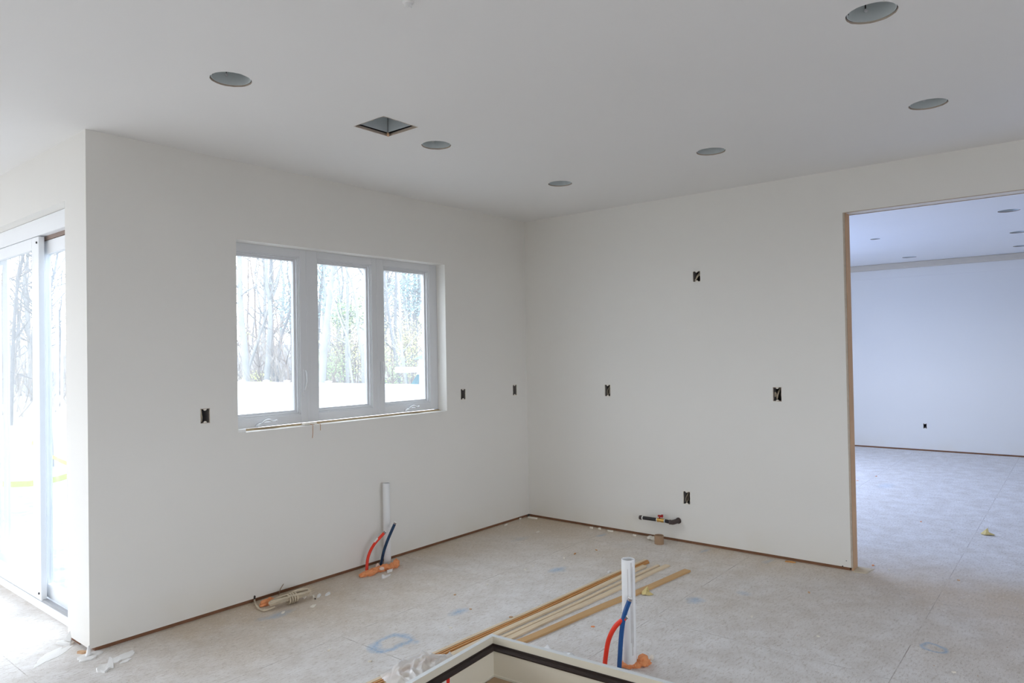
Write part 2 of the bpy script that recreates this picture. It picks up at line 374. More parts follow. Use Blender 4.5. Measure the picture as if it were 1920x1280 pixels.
# ------------------------------------------------------------------ shell
H = 2.74; T = 3.02; G = 0.022
LX = -3.7213
outA = [(-3.117, -3.062, 1.14, 1.225), (-0.893, -0.834, 1.138, 1.227), (-0.206, -0.149, 1.133, 1.230)]
outB = [(-1.735, -1.673, 2.053, 2.136), (-0.904, -0.848, 1.136, 1.236), (-2.336, -2.276, 1.139, 1.240), (-1.612, -1.553, 0.306, 0.407)]
WX0, WX1, WZ0, WZ1 = -2.8816, -1.0592, 1.0588, 2.254
slab('wall_left', 'y', 0.0, 0.10, (LX, 0.13), (G, T), [(WX0, WX1, WZ0, WZ1)] + outA, WALL, 'white primed drywall wall holding the three pane window')
slab('wall_left', 'y', 0.10, 0.17, (-3.56, 6.6), (-0.3, T), [(-2.99, -1.04, 1.045, 2.27), (1.4, 4.6, 0.95, 2.2)], SIDING, 'outer sheathing of the window wall')
slab('wall_right', 'x', 0.0, 0.13, (-7.5, 0.0), (G, T), [(-5.6, -2.7759, 0.0, 2.4444)] + outB, WALL, 'white primed drywall wall with the wide cased opening on its right')
slab('wall_nook', 'x', LX, -3.56, (0.10, 4.0), (G, T), [(0.300, 2.14, 0.0, 2.405)], WALL, 'bright white wall with the sliding glass door')
slab('wall_nook', 'y', 4.0, 4.15, (-8.65, -3.56), (0, T), [(-8.4, -4.8, 0.15, 2.6)], WALL, 'end wall of the bright side space')
slab('wall_rear', 'x', -8.65, -8.5, (-7.65, 4.0), (0, T), [(0.3, 2.1, 0.8, 2.3)], WALL, 'side wall behind the camera')
slab('wall_rear', 'y', -7.65, -7.5, (-8.65, 6.6), (0, T), [(-6.1, -3.1, 0.7, 2.2)], WALL, 'wall behind the camera')
slab('wall_far', 'x', 6.46, 6.6, (-7.5, 0.1), (G, T), [(-2.242, -2.198, 0.322, 0.397)], WALL, 'pale blue lit far wall of the next room')
slab('wall_far', 'y', 0.0, 0.10, (0.13, 6.46), (G, T), [(1.4, 4.6, 0.95, 2.2)], WALL, 'window side wall of the next room')

fl = MB(); fl.box((-8.65, -7.65, -0.3), (LX+.07, 4.15, 0)); fl.box((LX+.07, -7.65, -0.3), (6.6, 0.17, 0)); fl.box((LX+.07, .17, -0.3), (-3.56, 4.15, 0))
struct(fl.build('floor', FLOOR), 'dusty pale subfloor with blue chalk marks', 'floor')

# ceiling with cut-outs: (cx, cy, r) and the square vent
LIGHTS = [(-3.561, -1.181), (-2.272, -1.144), (-1.005, -1.128), (-1.040, -2.288), (-1.093, -3.460), (-2.348, -3.470)]
FARL = [(x, y) for x, y in [(3.63, -2.22), (5.80, -2.19), (2.68, -3.53), (4.27, -3.51), (5.63, -3.45)]]
HR = 0.086
VX0, VX1, VY0, VY1 = -2.808, -2.570, -1.308, -1.068
def ceiling():
    sq = [(x-.12, x+.12, y-.12, y+.12, HR if i != 6 else .05) for i, (x, y) in enumerate(LIGHTS + FARL)] + [(VX0, VX1, VY0, VY1, 0)]
    xs = sorted(set([-8.65, -3.6, 6.6] + [s[i] for s in sq for i in (0, 1)])); ys = sorted(set([-7.65, .05, 4.15] + [s[i] for s in sq for i in (2, 3)]))
    mb = MB(); n = 48; rnd = random.Random(3)
    for i in range(len(xs)-1):
        for j in range(len(ys)-1):
            a, b, c, d = xs[i], xs[i+1], ys[j], ys[j+1]; mx_, my_ = (a+b)/2, (c+d)/2
            if any(s[0] < mx_ < s[1] and s[2] < my_ < s[3] for s in sq) or (mx_ > -3.6 and my_ > .05): continue
            mb.add([(a,c,H),(b,c,H),(b,d,H),(a,d,H)], [(0,1,2,3)])
    for s in sq:
        cx, cy = (s[0]+s[1])/2, (s[2]+s[3])/2; r = s[4]
        if r == 0:   # ragged square cut, torn paper edge
            x0, x1, y0, y1 = s[:4]; mb.m = 1
            for A, B in (((x0,y0),(x1,y0)),((x1,y0),(x1,y1)),((x1,y1),(x0,y1)),((x0,y1),(x0,y0))):
                mb.add([(*A,H),(*B,H),(*B,H+.014),(*A,H+.014)], [(0,1,2,3)])
            mb.m = 0; continue
        hs = .12; vs = []; fs = []
        for j in range(n):
            t = 2*math.pi*j/n; k = hs/max(abs(math.cos(t)), abs(math.sin(t)))
            rr = r*(1+rnd.uniform(-.012, .018))
            vs += [(cx+k*math.cos(t), cy+k*math.sin(t), H), (cx+rr*math.cos(t), cy+rr*math.sin(t), H), (cx+rr*math.cos(t), cy+rr*math.sin(t), H+.008)]
        for j in range(n):
            q = 3*j; p = 3*((j+1) % n); fs.append((q, p, p+1, q+1))
        mb.add(vs, fs); mb.m = 1
        mb.add(vs, [(3*j+1, 3*((j+1) % n)+1, 3*((j+1) % n)+2, 3*j+2) for j in range(n)]); mb.m = 0
    o = mb.build('ceiling', [CEIL, PAPER]); struct(o, 'smooth white ceiling with round and square cut-outs', 'ceiling')
ceiling()
rf = MB(); rf.box((-8.8, -7.8, T), (6.75, .25, T+.2)); rf.box((-8.8, .25, T), (-3.48, 4.3, T+.2)); struct(rf.build('roof', SHINGLE), 'unseen roof slab added to keep sky light out', 'roof')  # unseen flat slab, added so no sky light leaks in at the cut-outs

def plate(name, a, b, label): struct(MB().box(a, b).build(name, PLATE), label, 'trim')
plate('baseboard_left', (LX+.03, .010, 0), (-.012, .08, G+.004), 'brown sole plate showing under the window wall')
plate('baseboard_right', (.010, -2.765, 0), (.12, -.0, G+.004), 'brown sole plate showing under the right wall')
plate('baseboard_far', (6.468, -7.5, 0), (6.55, -.0, G+.03), 'reddish brown sole plate along the far wall of the next room')
plate('baseboard_nook', (LX+.012, .17, 0), (LX+.1, .298, G+.004), 'brown sole plate showing beside the sliding door')
# wood studs lining the wide opening
tr = MB(); tr.box((.013, -2.790, 0), (.117, -2.7759, 2.444)); struct(tr.build('trim_1', STUD), 'raw wood stud lining the left side of the wide opening', 'trim')
tr = MB(); tr.box((.0, -2.787, G), (.0125, -2.7765, 2.444)); tr.box((.118, -2.787, G), (.13, -2.7765, 2.444)); struct(tr.build('trim_2', PAPER), 'cut drywall edges beside the raw wood stud', 'trim')
tr = MB(); tr.box((.0, -5.6, 2.4444-.004), (.008, -2.78, 2.4444)); tr.box((.122, -5.6, 2.4444-.004), (.13, -2.78, 2.4444)); struct(tr.build('trim_3', PAPER), 'thin torn paper edge under the opening header', 'trim')
tr = MB(); tr.box((6.40, -7.5, 2.655), (6.46, 0, 2.74)); struct(tr.build('trim_4', BEIGE, bevel=.01), 'beige strip along the top of the far wall', 'trim')
tr = MB(); tr.box((6.45, -7.5, 2.53), (6.46, 0, 2.655)); struct(tr.build('trim_5', WALL), 'taped band below the beige strip on the far wall', 'trim')

# ------------------------------------------------------------------ window in the left wall
def ring(mb, x0, x1, z0, z1, w, y0, y1, ww=None):
    wl, wr, wb, wt = ww or (w, w, w, w)
    mb.box((x0, y0, z0), (x0+wl, y1, z1)); mb.box((x1-wr, y0, z0), (x1, y1, z1))
    mb.box((x0+wl, y0, z0), (x1-wr, y1, z0+wb)); mb.box((x0+wl, y0, z1-wt), (x1-wr, y1, z1)); return mb
win = empty('window_1', (-1.97, .1, WZ0), 'white three pane casement window over the blue and red pipes', 'window', kind='structure')
FY = 0.102
units = [(-2.975, -2.302, -2.848, -2.364), (-2.300, -1.683, -2.223, -1.739), (-1.681, -1.046, -1.625, -1.141)]
DZ0, DZ1 = 1.131, 2.203
for i, (a, b, p, q) in enumerate(units):
    mb = MB(); ring(mb, a, b, 1.072, 2.262, 0, FY, FY+.07, (p-a, b-q, DZ0-1.072, 2.262-DZ1)); mb.build('window_frame', VINYL, win, bevel=.002)
    mb = MB()
    ring(mb, p, q, DZ0, DZ1, .007, FY+.006, FY+.06); ring(mb, p+.0075, q-.0075, DZ0+.0075, DZ1-.0075, .008, FY+.014, FY+.06)
    ring(mb, p+.016, q-.016, DZ0+.016, DZ1-.016, .013, FY+.032, FY+.06)
    mb.build('sash', VINYL, win, bevel=.001)
    MB().box((p+.02, FY+.046, DZ0+.02), (q-.02, FY+.050, DZ1-.02)).build('glass_pane', GLASS, win)
for x in (-2.302, -1.683):
    MB().box((x-.011, FY-.003, 1.075), (x+.013, FY+.0015, 2.25)).build('mullion_strip', VINYL, win, bevel=.001)
def crank(cx, cz, w_):
    mb = MB(); n = 14; pts = []
    for k in range(n+1):
        t = k/n; x = (t-.5)*w_; pts.append((x, .026*(math.sin(math.pi*min(1, max(0, t)))**.35)))
    poly = [(-w_/2, 0)] + pts[1:-1] + [(w_/2, 0)]
    M = Matrix.Translation((cx, FY-.001, cz)) @ Matrix.Rotation(R(90), 4, 'X')
    mb.prism(poly, 0, .030, M); h = mb.build('crank_cover', VINYL, win, bevel=.003)
    P = [(cx-w_*.30, FY-.030, cz+.020), (cx-w_*.12, FY-.034, cz+.036), (cx+.04*w_, FY-.034, cz+.038), (cx+w_*.22, FY-.032, cz+.026), (cx+w_*.40, FY-.030, cz+.028)]
    MB().tube(catmull(P, 5), [.0065]*20+[.0085], 8).build('crank_handle', VINYL, h, smooth=True)
crank(-2.632, 1.078, .155); crank(-1.36, 1.080, .150)
def lock(x, z0):
    mb = MB(); mb.box((x-.011, FY-.006, z0), (x+.011, FY, z0+.175)); b = mb.build('lock_plate', VINYL, win, bevel=.002)
    MB().tube([(x, FY-.008, z0+.03), (x+.003, FY-.030, z0+.09), (x+.004, FY-.026, z0+.15), (x+.004, FY-.014, z0+.168)], [.006, .006, .008, .006], 8).build('lock_lever', VINYL, b, smooth=True)
lock(-2.335, 1.26); lock(-1.655, 1.30)
mb = MB(); mb.box((-2.88, .070, WZ0), (-1.06, .101, WZ0+.003)); mb.box((-2.88, .090, WZ0), (-1.06, .1, WZ0+.011)); struct(mb.build('trim_6', mat('pale_shim', (.56,.44,.28), .8, var=.25, scale=9)), 'bare wood shim showing under the three pane window', 'trim')
def scrap(name, pts, h, m, label, cat='debris', group=None, seed=1, curl=.0, z=0.0, rough=.0):
    """flat irregular flake from a floor outline, edges rounded down to the floor"""
    c = Vector((sum(p[0] for p in pts)/len(pts), sum(p[1] for p in pts)/len(pts)))
    n = len(pts); vs = [Vector((p[0], p[1], z)) for p in pts]; rings = 5; fs = [tuple(range(n))[::-1]]
    for k in range(rings):
        f = (1, .95, .8, .5, .2)[k]; e = (.55, 1, 1, 1, 1)[k]
        for p in pts:
            x, y = c.x+(p[0]-c.x)*f, c.y+(p[1]-c.y)*f
            q = noise.noise(Vector((x*45, y*45, seed))); lift = curl*max(0, noise.noise(Vector((x*14, y*14, seed*1.7)))+.1)*2*f
            vs.append(Vector((x, y, z+h*e*(1+.35*q)+lift)))
    for k in range(rings): fs += [(k*n+i, k*n+(i+1) % n, (k+1)*n+(i+1) % n, (k+1)*n+i) for i in range(n)]
    vs.append(Vector((c.x, c.y, z+h))); fs += [(rings*n+i, rings*n+(i+1) % n, len(vs)-1) for i in range(n)]
    o = MB().add(vs, fs).build(name, m, origin=(c.x, c.y, z), smooth=True); return tag(o, label, cat, group)
def flake(px, py, a, b, ang, h, m, label, name='plaster_flake', cat='debris', group=None, seed=1, curl=0.0, z=0.0):
    P = Z(px, py, z); n = 26; pts = []
    for k in range(n):
        t = 2*math.pi*k/n; q = 1+.45*noise.noise(Vector((math.cos(t)*1.3, math.sin(t)*1.3, seed*2.3)))+.12*noise.noise(Vector((math.cos(t)*4, math.sin(t)*4, seed))); x, y = a*math.cos(t)*q, b*math.sin(t)*q
        pts.append((P.x + x*math.cos(ang)-y*math.sin(ang), P.y + x*math.sin(ang)+y*math.cos(ang)))
    return scrap(name, pts, h, m, label, cat, group, seed, curl, z)
P = [(-2.875+.035*math.cos(t*.9)+.03, .035+.028*math.sin(t*.9)) for t in range(7)]
scrap('plaster_lump', P, .018, PLASTER, 'plaster lump at the left end of the window ledge', 'debris', z=WZ0, seed=4)
P = [(-2.34+.06*math.cos(t*.9), .045+.02*math.sin(t*.9)) for t in range(7)]
scrap('plaster_lump', P, .012, GYP, 'yellowish plaster lump on the window ledge under the first mullion', 'debris', z=WZ0+.004, seed=5)
mb = MB(); mb.tube([(-2.345, .03, WZ0+.006), (-2.345, -.004, WZ0+.003), (-2.346, -.004, WZ0-.05), (-2.35, -.004, WZ0-.085)], .0016, 5)
tag(mb.build('wood_sliver', WOODO), 'longer thin brown sliver hanging from the window ledge', 'debris')
mb = MB(); mb.tube([(-2.285, .03, WZ0+.006), (-2.285, -.004, WZ0+.003), (-2.286, -.004, WZ0-.04)], .0016, 5)
tag(mb.build('wood_sliver', WOODO), 'shorter thin brown sliver hanging from the window ledge', 'debris')

# ------------------------------------------------------------------ sliding door
door = empty('door_1', (-3.65, 1.2, 0), 'white framed sliding glass door at the left edge', 'door', kind='structure')
def yring(mb, y0, y1, z0, z1, x0, x1, ww):
    wl, wr, wb, wt = ww
    mb.box((x0, y0, z0), (x1, y0+wl, z1)); mb.box((x0, y1-wr, z0), (x1, y1, z1))
    mb.box((x0, y0+wl, z0), (x1, y1-wr, z0+wb)); mb.box((x0, y0+wl, z1-wt), (x1, y1-wr, z1)); return mb
DX = -3.655
DY1 = 2.14
mb = MB(); yring(mb, .302, DY1-.002, .0, 2.403, DX, DX+.10, (.04, .04, .05, .105)); mb.build('door_frame', DVINYL, door, bevel=.002)
MB().box((DX+.006, .345, .048), (DX+.03, DY1-.045, .066)).build('track', mat('grey_track', (.35,.35,.36), .5, metal=.3), door)
mb = MB(); yring(mb, .925, DY1-.045, .060, 2.292, DX-.004, DX+.028, (.125, .10, .085, .075)); ap = mb.build('sliding_panel', DVINYL, door, bevel=.003)
MB().box((DX+.010, 1.04, .14), (DX+.014, DY1-.14, 2.225)).build('glass_pane', GLASS, ap)
mb = MB(); yring(mb, .345, 1.06, .060, 2.272, DX+.045, DX+.078, (.085, .09, .085, .085)); fp = mb.build('fixed_panel', DVINYL, door, bevel=.003)
MB().box((DX+.060, .42, .14), (DX+.064, .98, 2.195)).build('glass_pane', GLASS, fp)
MB().box((DX+.040, .345, 2.274), (DX+.08, 1.06, 2.298)).build('head_gap', mat('brown_gap_strip', (.30,.22,.18), .7), door)  # brown strip filling the gap above the fixed panel
mb = MB(); yring(mb, 1.87, DY1-.03, .07, 2.28, DX+.085, DX+.10, (.10, .06, .08, .06)); mb.build('screen_frame', DVINYL, door, bevel=.002)
mb = MB(); mb.tube([(DX+.01, 1.78, .95), (DX-.03, 1.78, .97), (DX-.03, 1.78, 1.13), (DX+.01, 1.78, 1.15)], .010, 8)
for z in (2.255, .10): MB().tube([(DX-.009, .955, z), (DX-.003, .955, z)], .007, 10).build('screw', DARK, ap)

# ------------------------------------------------------------------ ceiling cut-outs
def can(x, y, label, big=True, small=False, group='recessed light cans in the ceiling'):
    t = empty('recessed_light_can', (x, y, H), label, 'light can', group)
    r = .079 if big else .045
    prof = [(r, H+.006), (r, H+.05), (r*1.0, H+.15), (r*.4, H+.152), (0.001, H+.152), (.001, H+.156), (r*.5, H+.156), (r+.003, H+.154), (r+.003, H+.006), (r, H+.006)]
    hsg = MB().lathe(prof, (x, y, 0), 40).build('housing', CANM, t, smooth=True)
    if small: return t
    a = math.atan2(y-CP.y, x-CP.x)+.25
    p = Vector((x+(r-.003)*math.cos(a), y+(r-.003)*math.sin(a), H+.045))
    MB().lathe([(.001, .0), (.006, .0), (.007, .004), (.004, .006), (.001, .006)], p, 12, Matrix.Rotation(a, 4, 'Z') @ Matrix.Rotation(R(-90), 4, 'Y')).build('adjustment_screw', VINYL, hsg, smooth=True)
    MB().box((-.001, -.002, .055), (.002, .002, .13), Matrix.Translation((x+(r-.001)*math.cos(a), y+(r-.001)*math.sin(a), H)) @ Matrix.Rotation(a, 4, 'Z')).build('slot', DARK, hsg)
    a2 = a+1.1
    MB().box((-.001, -.004, .02), (.002, .004, .035), Matrix.Translation((x+(r-.001)*math.cos(a2), y+(r-.001)*math.sin(a2), H)) @ Matrix.Rotation(a2, 4, 'Z')).build('clip', DARK, hsg)
    return t
for (x, y), l in zip(LIGHTS, ['round light cut-out in the ceiling at upper left, left of the square hole', 'round light cut-out in the ceiling just right of the square hole',
        'round light cut-out in the ceiling nearest the room corner', 'round light cut-out in the ceiling above the high wall outlet',
        'second round light cut-out from the ceiling corner at upper right', 'largest round light cut-out at the top right edge of the photo']):
    can(x, y, l)
for i, ((x, y), l) in enumerate(zip(FARL, ['small detector cut-out at left in the next room ceiling', 'round light cut-out nearest the far wall, at left in the next room ceiling',
        'nearest round light cut-out in the next room ceiling', 'middle round light cut-out at the right edge of the next room ceiling', 'farthest round light cut-out at the right edge of the next room ceiling'])):
    can(x, y, l, i != 0, True, 'light cans in the next room ceiling')
vent = empty('vent_opening', ((VX0+VX1)/2, (VY0+VY1)/2, H), 'square vent hole cut in the ceiling with grey metal duct inside', 'vent')
d = .012; mb = MB()
x0, x1, y0, y1 = VX0+d, VX1-d, VY0+d, VY1-d
mb.box((x0, y0, H+.016), (x0+.002, y1, H+.20)); mb.box((x1-.002, y0, H+.016), (x1, y1, H+.20)); mb.box((x0, y0, H+.016), (x1, y0+.002, H+.20)); mb.box((x0, y1-.002, H+.016), (x1, y1, H+.20)); mb.box((x0, y0, H+.20), (x1, y1, H+.204))
du = mb.build('duct', DUCT, vent)
MB().box((x1-.006, y1-.003, H+.02), (x1-.002, y1-.0019, H+.2)).box((x1-.003, y1-.008, H+.02), (x1-.0019, y1-.003, H+.2)).build('duct_seam', mat('duct_shadow', (.42,.44,.45), .5, metal=.3), du)  # corner seam strips; the crease's shade is put into their darker grey
rnd = random.Random(8); mb = MB(); n4 = 16; vs = []
per = [(k/n4, 0) for k in range(n4)] + [(1, k/n4) for k in range(n4)] + [(1-k/n4, 1) for k in range(n4)] + [(0, 1-k/n4) for k in range(n4)]
for a, c in per:   # torn paper along the cut
    i_ = rnd.uniform(.002, .009) if rnd.random() < .5 else .001; px_, py_ = VX0+a*(VX1-VX0), VY0+c*(VY1-VY0); sx_, sy_ = (1 if a < .5 else -1), (1 if c < .5 else -1)
    vs += [(px_-sx_*.001, py_-sy_*.001, H-.0008), (px_+sx_*i_*(a in (0, 1) or 0), py_+sy_*i_*(c in (0, 1) or 0), H-.0005), (px_+sx_*i_*(a in (0, 1) or 0), py_+sy_*i_*(c in (0, 1) or 0), H+.006)]
mb.add(vs, [(3*k+q, 3*((k+1) % len(per))+q, 3*((k+1) % len(per))+q+1, 3*k+q+1) for k in range(len(per)) for q in range(2)])
mb.build('torn_edge', PAPER, vent)
c0 = Vector((VX0+.02, VY0+.01, H))
MB().prism([(0, 0), (-.012, -.002), (-.030, -.024), (-.022, -.030), (-.003, -.012)], H-.002, H+.010, Matrix.Translation((VX1, VY1, 0))).build('splintered_corner', STUD, vent)
# sprinkler stub near the top edge, faint ceiling ridge
P = Z(765, 5, H)
sp = MB().lathe([(.001, H-.02), (.012, H-.02), (.013, H-.004), (.02, H-.001), (.02, H)], (P.x, P.y, 0), 20).build('ceiling_stub', CEIL, smooth=True)
tag(sp, 'small white painted stub on the ceiling at the top edge', 'fitting')

# ------------------------------------------------------------------ wall outlet boxes
def outlet(ax, plane, u0, u1, z0, z1, label, style, sgn=1, group='open outlet boxes in the walls'):
    M = (lambda a, b, c: Vector((a, plane+b*sgn, c))) if ax == 'y' else (lambda a, b, c: Vector((plane+b*sgn, a, c)))
    t = empty('outlet_box', M((u0+u1)/2, 0, (z0+z1)/2), label, 'outlet box', group)
    def bx(a, b, mb): # a,b in (u,depth,z)
        p, q = M(*a), M(*b); return mb.box([min(p[i], q[i]) for i in range(3)], [max(p[i], q[i]) for i in range(3)])
    D = .075; w = .0025; mb = MB(); e = .0005
    bx((u0+e, .006, z0+e), (u0+w, D, z1-e), mb); bx((u1-w, .006, z0+e), (u1-e, D, z1-e), mb); bx((u0+w, .006, z0+e), (u1-w, D, z0+w), mb); bx((u0+w, .006, z1-w), (u1-w, D, z1-e), mb)
    mb.m = 1; bx((u0+w, D-.002, z0+w), (u1-w, D, z1-w), mb)
    b = mb.build('box', [BOXGREY, DARK], t)
    uc = (u0+u1)/2
    for zt, s in ((z1, -1), (z0, 1)):   # screw tabs
        mt = MB(); poly = [(-.011, 0), (.011, 0), (.008, .009), (0, .012), (-.008, .009)]
        vs = [M(uc+a, .001, zt+s*c) for a, c in poly] + [M(uc+a, .005, zt+s*c) for a, c in poly]
        mt.add(vs, [(0,1,2,3,4),(9,8,7,6,5)]+[(i, (i+1) % 5, 5+(i+1) % 5, 5+i) for i in range(5)]); mt.build('screw_tab', GYP, t)
    me = MB(); rr = random.Random(int(abs(u0)*1000)) # chipped plaster rim: one ragged band round the cut
    n4 = 7; per = [(u0+(u1-u0)*k/n4, z0) for k in range(n4)] + [(u1, z0+(z1-z0)*k/n4) for k in range(n4)] + [(u1-(u1-u0)*k/n4, z1) for k in range(n4)] + [(u0, z1-(z1-z0)*k/n4) for k in range(n4)]
    cu, cz, nn_ = (u0+u1)/2, (z0+z1)/2, len(per); vs = []
    for a, c in per:
        du_, dz_ = (a-cu)/(u1-u0), (c-cz)/(z1-z0); o_, i_ = rr.uniform(.0005, .0022), rr.uniform(.0004, .0035)
        vs += [M(a+math.copysign(o_, du_), -.0006, c+math.copysign(o_, dz_)), M(a-math.copysign(i_, du_), -.0004, c-math.copysign(i_, dz_)), M(a-math.copysign(i_*.8, du_), .005, c-math.copysign(i_*.8, dz_))]
    me.add(vs, [(3*k+q, 3*((k+1) % nn_)+q, 3*((k+1) % nn_)+q+1, 3*k+q+1) for k in range(nn_) for q in range(2)])
    me.build('chipped_rim', PAPER if style % 2 else GYP, t)
    W, Hh = u1-u0, z1-z0; cab = MB()
    def tb(ps, r, m=None): cab.tube(catmull([M(u0+a*W, b, z0+c*Hh) for a, b, c in ps], 5), r, 7, sq=.6)
    if style == 0: tb([(.35, .065, .95), (.38, .035, .7), (.55, .02, .45), (.85, .02, .12)], .0055); tb([(.5, .066, .98), (.6, .04, .7), (.8, .03, .4)], .004)
    if style == 1: tb([(.45, .066, .95), (.5, .04, .7), (.6, .025, .35), (.7, .03, .15)], .0055); tb([(.7, .03, .15), (.72, .02, .5), (.86, .02, .62), (.9, .03, .3)], .004)
    if style == 2: tb([(.7, .066, .95), (.6, .04, .6), (.55, .03, .25), (.7, .02, .1)], .005); tb([(.8, .03, .1), (.75, .02, .45), (.6, .04, .8)], .004)
    if style == 3: tb([(.2, .02, .95), (.25, .02, .6), (.4, .03, .35), (.45, .04, .1)], .007)
    if style == 4: tb([(.5, .05, .1), (.5, .04, .3), (.7, .05, .25)], .004)
    cab.build('cable', CABLE, t, smooth=True)
    return t
la = ['open outlet box in the wall left of the window', 'open outlet box in the wall just right of the window', 'open outlet box right beside the room corner, on the window wall']
for (a, b, c, d_), l, s in zip(outA, la, (3, 4, 4)): outlet('y', 0, a, b, c, d_, l, s)
lb = ['highest open outlet box, alone high on the right wall', 'open outlet box at counter height on the right wall, nearer the corner', 'open outlet box at counter height nearest the wide opening', 'low open outlet box above the black gas pipe']
for (a, b, c, d_), l, s in zip(outB, lb, (0, 2, 1, 2)): outlet('x', 0, a, b, c, d_, l, s)
outlet('x', 6.46, -2.242, -2.198, .322, .397, 'small dark outlet box on the far wall of the next room', 4)

# small screws near the opening and nail marks
wr = bpy.data.objects['wall_right']
for px, py, r_ in ((1580, 1061, .0045), (1587, 1051, .003), (1117, 985, .002), (1193, 998, .002), (1301, 1017, .002), (1056, 976, .0015)):
    p = X(px, py); MB().tube([(p.x-.001, p.y, p.z), (p.x+.002, p.y, p.z)], r_, 8).build('screw_head', DARK, wr)
# crooked splinter block at the opening's foot
for px, py, h_, lab in ((1597, 1061, .055, 'small notched wood block at the foot of the raw stud'),):
    pass

# ------------------------------------------------------------------ pipes
def pvc(loc, r, h, label, tilt=0, scuff=False):
    t = empty('drain_pipe', loc, label, 'pipe')
    prof = [(r, -.02), (r, h*.5), (r, h-.002), (r-.001, h), (r-.0045, h), (r-.0045, -.02), (r, -.02)]
    M = Matrix.Rotation(tilt, 4, Vector((fw.x, fw.y, 0)))
    MB().lathe(prof, loc, 32, M).build('pipe', PVC, t, smooth=True)
    if scuff:
        a = math.atan2(CP.y-loc[1], CP.x-loc[0])
        for da, z0_, z1_, ww in ((.45, .06, h-.01, .004), (.62, .10, h-.03, .002), (.3, .12, .3, .003), (-.1, .3, h-.04, .0015)):
            mb = MB(); vs = []
            for z_ in (z0_, z1_):
                for s in (-1, 1):
                    for rr in (r-.0005, r+.0004):
                        v = Vector(((rr)*math.cos(a+da+s*ww/r), rr*math.sin(a+da+s*ww/r), z_)); vs.append(M @ v + Vector(loc))
            mb.add(vs, [(0,1,3,2),(4,6,7,5),(0,4,5,1),(2,3,7,6),(0,2,6,4),(1,5,7,3)]); mb.build('scuff_line', GRIME, t)
    return t
PL = Vector((-1.765, -.065, 0)); pvc(tuple(PL), .026, .588, 'white drain pipe standing against the window wall', -.004)
PI = Vector((-2.158, -2.300, 0)); pvc(tuple(PI), .0325, .514, 'white drain pipe standing in the open floor behind the cream frame', 0, True)
def pex(pts, r, m, label, white=False):
    P = [dep(*p) if not isinstance(p, Vector) else p for p in pts]
    t = empty('water_pipe', tuple(P[0]), label, 'pipe')
    Q = catmull(P, 6); MB().tube(Q, r, 12).build('tube', m, t, smooth=True)
    d_ = (Q[-1]-Q[-2]).normalized(); MB().tube([Q[-1]-d_*.004, Q[-1]+d_*.012], r*.92, 12).build('cut_end', PEXCAP, t, smooth=True)
    MB().tube([Q[-1]+d_*.012, Q[-1]+d_*.016], r*.95, 12).build('end_cap', TAPE, t, smooth=True)
    if white:
        k = int(len(Q)*.72); MB().tube([Q[k]+up*.003-rt*.003-fw*.002, Q[k+2]+up*.004-rt*.004-fw*.002], r*.8, 8).build('paper_label', TAPE, t)
    return t
dl = depth_of((-1.95, -.10, 0)); dr = depth_of((-1.85, -.10, 0))
b0 = Z(687, 1073); b0.z = -.01
pex([b0, (690, 1045, dl), (701, 1021, dl+.02), (720, 999, dl+.05)], .0105, RED, 'short red water pipe curving beside the drain pipe at the window wall', True)
b0 = Z(713, 1062); b0.z = -.01
pex([b0, (719, 1036, dr-.02), (727, 1012, dr-.02), (740, 982, dr-.02)], .0105, mat('slate_blue_pex', (0.018, 0.05, 0.11), .4), 'dark blue water pipe leaning in front of the wall drain pipe')
di = depth_of(PI)
b0 = dep(1134, 1252, di-.01); b0.z = -.01
pex([b0, (1135, 1236, di-.02), (1141, 1200, di-.03), (1154, 1174, di-.05), (1172, 1158, di-.06)], .0115, RED, 'bright red water pipe bending to the drain pipe in the open floor')
b0 = dep(1161, 1258, di-.04); b0.z = -.01
pex([b0, (1162, 1235, di-.05), (1165, 1190, di-.055), (1170, 1155, di-.06), (1180, 1126, di-.06)], .0115, BLUE, 'blue water pipe beside the drain pipe in the open floor')

def foam(name, spots, label, pale=()):
    c = Vector(spots[0][0]); t = empty(name, (c.x, c.y, 0), label, 'foam')
    mb = MB()
    for i, (p, r) in enumerate(spots): mb.blob(p, tuple(q*1.2 for q in r), i+c.x, 3, .42)
    mb.build('foam_bead', FOAM, t, smooth=True)
    for i, (p, r) in enumerate(pale): MB().blob(p, r, i+5, 2, .3).build('foam_skin', FOAMP, t, smooth=True)
def zp(px, py, z=0.0): return tuple(Z(px, py, z))
foam('spray_foam', [(zp(683, 1077, .01), (.035, .022, .016)), (zp(693, 1074, .012), (.04, .028, .02)), (zp(703, 1069, .012), (.04, .025, .018)), (zp(712, 1067, .012), (.03, .03, .018)),
    (zp(722, 1064, .014), (.032, .024, .02)), (zp(731, 1063, .016), (.035, .02, .02)), (zp(740, 1059, .018), (.028, .022, .024)), (zp(743, 1056, .02), (.02, .02, .024))],
    'orange spray foam bead around the wall drain pipe and tubes', [(zp(716, 1066, .02), (.02, .018, .014)), (zp(708, 1061, .02), (.018, .014, .02)), (zp(684, 1075, .016), (.016, .012, .01))])
foam('spray_foam', [((PI.x+.040, PI.y-.050, .020), (.026, .026, .024)), ((PI.x+.010, PI.y-.036, .010), (.028, .016, .014)), ((PI.x-.004, PI.y+.0, .008), (.036, .034, .012)), ((PI.x+.062, PI.y-.062, .008), (.016, .013, .010))],
    'orange foam lump at the foot of the drain pipe in the open floor')

